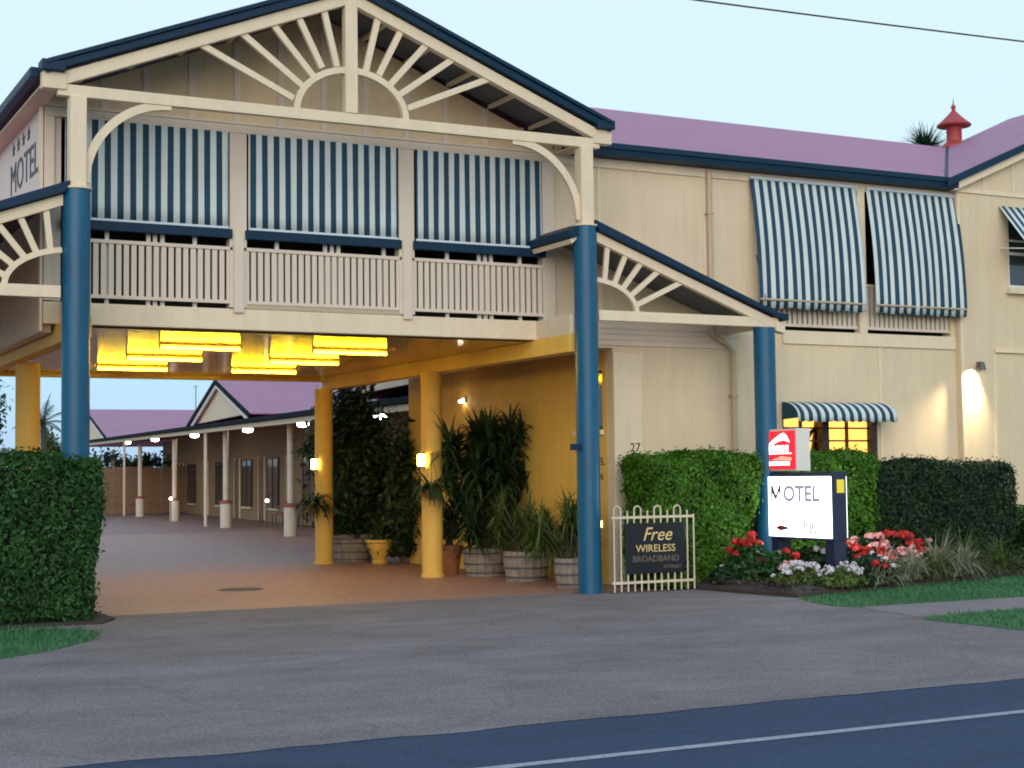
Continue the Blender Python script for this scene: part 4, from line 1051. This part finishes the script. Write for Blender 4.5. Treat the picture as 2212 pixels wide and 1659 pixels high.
def spiky(label, x, y, z0, heads, L, m, w=.035, nper=60, cat='potted palm', name='spiky_plant', droop=(.6,2.0)):
    t = thing(name, label, cat, (x,y,z0)); mb = MB(); Bs=[];Ds=[];Ls=[]
    for hx,hy,hz in heads:
        mb.tube([(x+hx*.15,y+hy*.15,z0-.02),(x+hx*.5,y+hy*.5,z0+hz*.5),(x+hx,y+hy,z0+hz)],[.022,.018,.014],6)
        a = RNG.uniform(0,2*PI,nper); el_ = RNG.uniform(-.25,1.4,nper)
        Ds.append(np.column_stack([np.cos(a)*np.cos(el_),np.sin(a)*np.cos(el_),np.sin(el_)]))
        Bs.append(np.column_stack([np.full(nper,x+hx),np.full(nper,y+hy),z0+hz-RNG.uniform(0,.35,nper)])); Ls.append(RNG.uniform(.6,1.1,nper)*L)
    mb.build('stems','bark',t)
    Bs=np.concatenate(Bs);Ds=np.concatenate(Ds);Ls=np.concatenate(Ls)
    V,F,k = blades(Bs,Ds,Ls,w,RNG.uniform(*droop,len(Bs)),5)
    npmesh('strap_leaves',V,F,m,t,np.repeat(RNG.uniform(0,1,len(Bs)),k)); return t
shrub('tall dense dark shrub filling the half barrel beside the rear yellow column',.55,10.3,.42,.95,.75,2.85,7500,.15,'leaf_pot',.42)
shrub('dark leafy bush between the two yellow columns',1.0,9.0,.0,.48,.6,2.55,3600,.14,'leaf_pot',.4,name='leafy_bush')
spiky('low fern spilling from the urn shaped pot',.62,9.25,.44,[(0,0,.15),(.06,.05,.2)],.55,'leaf_olive',.05,60,name='fern')
hd = [(RNG.uniform(-.68,.72),RNG.uniform(-.45,.5),RNG.uniform(.35,2.2)) for _ in range(46)]
spiky('tall many headed spiky plant in the half barrel by the front yellow column',.62,4.55,.42,hd,.62,'leaf_pot',.055,66)
hd = [(RNG.uniform(-.55,.55),RNG.uniform(-.15,.4),RNG.uniform(.3,.85)) for _ in range(18)]
spiky('fine leaved bushy plant in the grey middle half barrel',.60,3.05,.42,hd,.40,'leaf_olive',.02,70,droop=(.4,1.4))
hd = [(RNG.uniform(-.55,.3),RNG.uniform(-.1,.3),RNG.uniform(.35,.85)) for _ in range(15)]
spiky('feathery pale palm in the half barrel behind the right blue column',.42,1.35,.40,hd,.55,'leaf_olive',.022,60,droop=(.9,2.4))
shrub('small dark shrub growing from the terracotta pot',.30,5.35,.46,.26,.26,.6,700,.10,'leaf_pot',.4,name='leafy_bush')
def basket(x, y, z, label, m='leaf_pot'):
    t = thing('hanging_basket', label, 'hanging plant', (x,y,z))
    MB().lathe([(.04,-.16),(.13,-.10),(.17,0),(.175,.02),(.15,.02)],16,(x,y,z)).build('basket','terracotta',t,smooth=True)
    mb=MB()
    for k in range(3): a=k*2.1; mb.tube([(x+.16*math.cos(a),y+.16*math.sin(a),z),(x,y,z+.6)],.006,4)
    mb.build('chains','lamp_body',t)
    n=90; a=RNG.uniform(0,2*PI,n); e=RNG.uniform(.0,1.2,n)
    V,F,k=blades(np.column_stack([x+.08*np.cos(a),y+.08*np.sin(a),np.full(n,z+.02)]),np.column_stack([np.cos(a)*np.cos(e),np.sin(a)*np.cos(e),np.sin(e)]),RNG.uniform(.3,.7,n),.045,RNG.uniform(1.5,4,n),6)
    npmesh('strap_leaves',V,F,m,t,np.repeat(RNG.uniform(0,1,n),k))
basket(-.70,9.45,1.15,'leafy plant in a small terracotta basket on the rear yellow column')
basket(-.45,4.40,1.45,'small leafy plant in a basket on the front yellow column')

# ------------------------------------------------------------------ rear motel units and their verandah
U = np.array([.105,1,0]); U/=np.linalg.norm(U); NN = np.array([U[1],-U[0],0]); A0 = np.array([4.26,24.86,0])
def pt(s, n, z): p = A0+U*s+NN*n; return (p[0],p[1],z)
R = thing('motel_units','long single storey row of motel units with maroon gabled roof and verandah','building',pt(20,2,0))
def gz(s): return 3.36+.011*(s+5)
def quad_slab(q, t, name, m, par=R): return MB().slab([pt(*a) for a in q], t).build(name, m, par)
# verandah roof rising from gutter to wall
vr = quad_slab([(-15,-.6,gz(-15)+.16),(52,-.6,gz(52)+.16),(52,3.2,gz(52)+.62),(-15,3.2,gz(-15)+.62)][::-1], .03, 'verandah_roof', 'purple_roof')
# make sure the sheet's thickness goes down whichever way the quad winds
lin = quad_slab([(-15,-.5,gz(-15)+.02),(52,-.5,gz(52)+.02),(52,3.1,gz(52)+.10),(-15,3.1,gz(-15)+.10)], .02, 'verandah_ceiling', 'brown_timber')
mb = MB()
mb.bar(pt(-15,-.62,gz(-15)+.09),pt(52,-.62,gz(52)+.09),.14,.13); mb.build('gutter','dark_gutter',R)
MB().bar(pt(-15,-.53,gz(-15)-.07),pt(52,-.53,gz(52)-.07),.05,.14).build('fascia','cream_trim',R)
def uwall(s0,s1,z0,z1,n0=3.1,m='cream_wall',name='wall',par=R,th=.16):
    p=[pt(s0,n0,z0),pt(s1,n0,z0),pt(s1,n0+th,z0),pt(s0,n0+th,z0)]
    return MB().add(p+[(a,b,z1) for a,b,_ in p],[(3,2,1,0),(4,5,6,7),(0,1,5,4),(1,2,6,5),(2,3,7,6),(3,0,4,7)]).build(name,m,par)
mat('unit_wall', (.30,.20,.105), .8, var=.1)
uw = uwall(-15,44,0,3.9,m='unit_wall')
# doors and windows of the units
for s in (-9,1.5,12.5,17.5,22.5,30,37):
    d = uwall(s,s+1.0,.02,2.55,3.04,'brown_timber','door',R,.055)
    uwall(s-.08,s,.02,2.63,3.03,'cream_trim','door_frame',d,.06); uwall(s+1.0,s+1.08,.02,2.63,3.03,'cream_trim','door_frame',d,.06)
for s in (-6.5,4.5,9,15,20,26,33.5):
    w_ = uwall(s,s+1.9,.55,2.5,3.05,'glass_dark','window',R,.04)
    for a_ in (s-.06,s+.92,s+1.9): uwall(a_,a_+.07,.5,2.55,3.03,'dark_frame','frame',w_,.05)
    uwall(s-.06,s+1.97,.47,.545,3.0,'cream_trim','sill',w_,.09)
# posts with thick skirts and red collars
pm = None
for s in (-12,-3.9,0.0,9.84,20.9,31.0,41):
    p = pt(s,0,0); g_ = gz(s)
    po = MB().lathe([(.10,.95),(.10,3.42)],14,p).build('verandah_post','pale_trim',R,smooth=True)
    MB().lathe([(.20,0),(.20,.86)],18,p).build('post_skirt','pale_trim',po,smooth=True)
    MB().lathe([(.23,.86),(.24,.90),(.23,.955),(.10,.98)],18,p).build('collar','red_collar',po,smooth=True)
for s in (11.3,33.2): MB().tube([pt(s,-.45,.02),pt(s,-.45,gz(s))],.06,8).build('downpipe','pale_trim',R)
def ugable(sc, hs, ze, za, n0=-.3, n1=9):
    gm_ = MB(); p=[pt(sc+hs,n0,ze),pt(sc,n0,za),pt(sc-hs,n0,ze)]
    q=[pt(sc+hs,n0+.12,ze),pt(sc,n0+.12,za),pt(sc-hs,n0+.12,ze)]
    g_=gm_.add(p+q,[(0,1,2),(5,4,3),(0,3,4,1),(1,4,5,2),(2,5,3,0)]).build('gable_wall','cream_trim',R)
    for sg in (1,-1):
        a=[(sc+sg*hs*1.04,n0-.15,ze-.02),(sc,n0-.15,za+.06),(sc,n1,za+.06),(sc+sg*hs*1.04,n1,ze-.02)]
        if sg<0: a=a[::-1]
        quad_slab(a,.04,'roof','purple_roof')
        MB().bar(pt(sc+sg*hs*1.05,n0-.17,ze-.10),pt(sc,n0-.17,za-.02),.05,.16).build('barge_board','dark_gutter',R)
        MB().bar(pt(sc+sg*hs*.98,n0-.12,ze-.20),pt(sc,n0-.12,za-.16),.06,.14).build('rake_board','white_metal',R)
ugable(9.4,5.5,3.82,5.16); ugable(50.5,9.8,4.05,5.95); ugable(-12.5,5.3,3.75,5.0)
quad_slab([(-15,3.0,gz(-15)+.58),(54,3.0,gz(54)+.58),(54,8,5.3),(-15,8,4.6)][::-1], .04, 'roof', 'purple_roof')
# tv aerial on the far roof
t = thing('roof_aerial','thin aerial mast rising from the far maroon roof','aerial',pt(50,6,5.9))
MB().tube([pt(50,6,5.9),pt(50,6,7.5)],.025,5).build('mast','wire_black',t)
MB().tube([pt(49.2,6,7.4),pt(50.8,6,7.4)],.015,5).build('crossbar','wire_black',t)
# verandah lamps
vl = ['farthest of the verandah lamps, against the far timber fence','white verandah lamp fourth from the yellow columns','white verandah lamp third from the yellow columns','white verandah lamp over the dark doors, second from the yellow columns','white verandah lamp nearest the rear yellow column','verandah lamp glimpsed through the tall dark shrub']
for (s,n),lb in zip(((41.5,.8),(31.6,.8),(20.7,.8),(9.9,.8),(1.7,.8),(-6.6,.8)),vl):
    p = pt(s,n,gz(s)-.02)
    t = thing('verandah_lamp','round '+lb,'ceiling lamp',p,'round lamps under the verandah')
    MB().lathe([(.0001,-.14),(.16,-.11),(.19,-.04),(.17,.0)],14,p).build('diffuser','cool_lamp',t,smooth=True)
    MB().lathe([(.20,.0),(.20,.03),(.0001,.035)],14,p).build('base','white_metal',t)
# paling fence closing the courtyard
f = thing('paling_fence','brown timber paling fence at the far end of the courtyard','fence',(7.5,60,0))
k=0; x=4.0; proto_p=None
while x<11.6:
    hgt=2.35+RNG.uniform(-.02,.02)
    if proto_p is None:
        proto_p=MB().box(-.10,.10,-.012,.012,.05,2.4).build('paling','fence_timber'); proto_p.location=(x,60+.02*(k%2),0); adopt(proto_p,f)
    else:
        o=proto_p.copy(); COL.objects.link(o); o.parent=f; o.location=Vector((x,60+.02*(k%2),RNG.uniform(-.03,.03)))-world_loc(f)
    x+=.205; k+=1
for z in (.4,1.9): MB().box(3.9,11.7,60.04,60.09,z,z+.1).build('rail','fence_timber',f)
# hanging fern under the verandah near the rear column
basket(*pt(-1.2,.3,2.45)[:3],'bushy fern hanging under the verandah left of the rear yellow column')
p=pt(1.0,1.6,0); shrub('dark potted shrub against the verandah wall behind the nearest post',p[0],p[1],0,.7,.7,2.3,1500,.16,'leaf_pot',.45)
p=pt(9.5,2.2,0); t=thing('patio_table','dark red round table standing on the verandah behind a post','table',p)
MB().lathe([(.50,.70),(.50,.74),(.0001,.745)],18,p).build('tabletop','red_collar',t); MB().lathe([(.28,0),(.05,.05),(.05,.70)],12,p).build('leg','lamp_body',t)
for s,n in ((8.6,2.2),(10.6,2.1)):
    p=Vector(pt(s,n,0)); t=thing('patio_chair',('dark chair on the near side' if s<9 else 'dark chair on the far side')+' of the dark red verandah table','chair',tuple(p))
    MB().box(p.x-.22,p.x+.22,p.y-.22,p.y+.22,.42,.46).build('seat','red_collar',t)
    MB().box(p.x+.19,p.x+.22,p.y-.22,p.y+.22,.46,.92).build('backrest','red_collar',t)
    for ax in (-.2,.2):
        for ay in (-.2,.2): MB().box(p.x+ax-.018,p.x+ax+.018,p.y+ay-.018,p.y+ay+.018,0,.42).build('leg','lamp_body',t)
# small lights low on the posts
for i,(s,lb) in enumerate(((20.3,'tiny white light low on the third verandah post'),(8.6,'tiny white light beside the dark red verandah table'))):
    p=pt(s,-.25 if i==0 else 1.2,.95); t=thing('marker_light',lb,'lamp',p)
    MB().lathe([(.0001,-.06),(.06,-.03),(.06,.03),(.0001,.06)],10,p).build('globe','cool_lamp',t,smooth=True)
    MB().tube([(p[0],p[1],0),(p[0],p[1],.90)],.02,6).build('stake','lamp_body',t)

# ------------------------------------------------------------------ background trees
def tree(name,label,x,y,h,rx,rz_,n,leaf,m='leaf_tree',trunk=.14):
    t=thing(name,label,'tree',(x,y,0)); 
    MB().tube([(x,y,0),(x+.1,y,h*.35),(x-.05,y+.1,h*.7)],[trunk,trunk*.7,trunk*.25],8).build('trunk','bark',t)
    mb=MB()
    for k in range(8):
        a=k*2.4; zz=h*(.35+.05*k); mb.tube([(x,y,zz),(x+rx*.45*math.cos(a),y+rx*.45*math.sin(a),zz+rz_*.25),(x+rx*.8*math.cos(a),y+rx*.8*math.sin(a),zz+rz_*.4)],[trunk*.4,trunk*.2,trunk*.07],5)
    mb.build('limbs','bark',t)
    nc=40; C=unit(RNG.normal(0,1,(nc,3)))*RNG.uniform(.3,1,(nc,1))*np.array([rx,rx,rz_])+np.array([0,0,h-rz_])
    k=RNG.integers(0,nc,n); P=C[k]+RNG.normal(0,1,(n,3))*np.array([rx,rx,rz_])*.16
    leaves('crown',P+np.array([x,y,0]),unit(P-np.array([0,0,h-rz_]))+np.array([0,0,.3]),leaf,m,t,np.clip(.3*RNG.uniform(0,1,n)+.7*RNG.uniform(0,1,nc)[k],0,1),jitter=.8)
def palm(label,x,y,h,n,L,m='leaf_tree',lo_e=-.35):
    t=thing('palm_tree',label,'tree',(x,y,0))
    MB().tube([(x,y,0),(x+.1,y,h*.5),(x,y,h)],[.17,.13,.11],8).build('trunk','bark',t)
    a=np.arange(n)*2.399; e=np.linspace(1.45,lo_e,n)
    for k in range(n):
        d=Vector((math.cos(a[k])*math.cos(e[k]),math.sin(a[k])*math.cos(e[k]),math.sin(e[k]))); p=Vector((x,y,h)); pts=[p.copy()]
        for j in range(8): p=p+d*L/8; d=(d+Vector((0,0,-.16))).normalized(); pts.append(p.copy())
        mb=MB(); mb.tube(pts,[.03]+[.018]*7+[.006],4)
        for j in range(1,9):
            dd=(pts[j]-pts[j-1]).normalized(); sd_=dd.cross(Vector((0,0,1))).normalized(); 
            for q in range(3):
                b=pts[j-1].lerp(pts[j],q/3)
                for sg in (-1,1):
                    tip=b+(sd_*sg*.75+dd*.55+Vector((0,0,-.30)))*L*.26*math.sin(PI*min(.95,(j+q/3)/9)+.12); w_=dd*.022
                    mb.add([b-w_,b+w_,tip],[(0,1,2)])
        o=mb.build('frond',m,t); 
        sh=o.data.attributes.new('shade','FLOAT','POINT'); sh.data.foreach_set('value',[float(RNG.uniform(0,.8))]*len(o.data.vertices))
t = thing('grass_tree','dark feathery rounded treetop rising behind the maroon roof beside the red ventilator','tree',(24.75,20,0))
MB().tube([(24.75,20,0),(24.85,20,6),(24.75,20,12.3)],[.2,.15,.12],8).build('trunk','bark',t)
n=420; d=unit(RNG.normal(0,1,(n,3))); d[:,2]=np.abs(d[:,2])-.12; d=unit(d)
V,F,k=blades(np.tile([24.75,20,12.35],(n,1))+RNG.normal(0,.05,(n,3)),d,RNG.uniform(.6,1.2,n),.035,RNG.uniform(.1,.7,n),4)
npmesh('crown',V,F,'leaf_tree',t,np.repeat(RNG.uniform(0,1,n),k))
tree('bare_tree','faint thin treetop peeping over the maroon roof left of the palm',22.2,20,12.2,1.0,.5,260,.10)
tree('leafy_tree','dark tree at the far left edge behind the left yellow column',-.75,52,6.9,1.5,2.9,4500,.24)
palm('palm among the trees between the left columns',2.25,52,4.25,16,1.5)
tree('leafy_tree','low bushy tree between the left yellow column and the blue column',3.2,55,4.0,1.0,1.3,2200,.2,'leaf_olive')
tree('leafy_tree','rounded tree behind the far left of the courtyard',-5.5,60,6.5,3.2,2.6,3500,.3)
tree('leafy_tree','low dark tree hidden behind the far timber fence',9.5,66,3.6,2.6,1.6,2500,.28,'leaf_tree')
# low pale shed behind the trees
t = thing('garden_shed','low pale shed with flat grey roof far behind the left hedge','shed',(4.2,64,0))
MB().box(2.6,6.4,64,67,0,3.25).build('wall','white_metal',t); MB().box(2.4,6.6,63.7,67.2,3.26,3.42).build('roof','car_silver',t)
MB().box(3.9,4.9,63.94,63.99,.02,2.6).build('door','lamp_body',t)
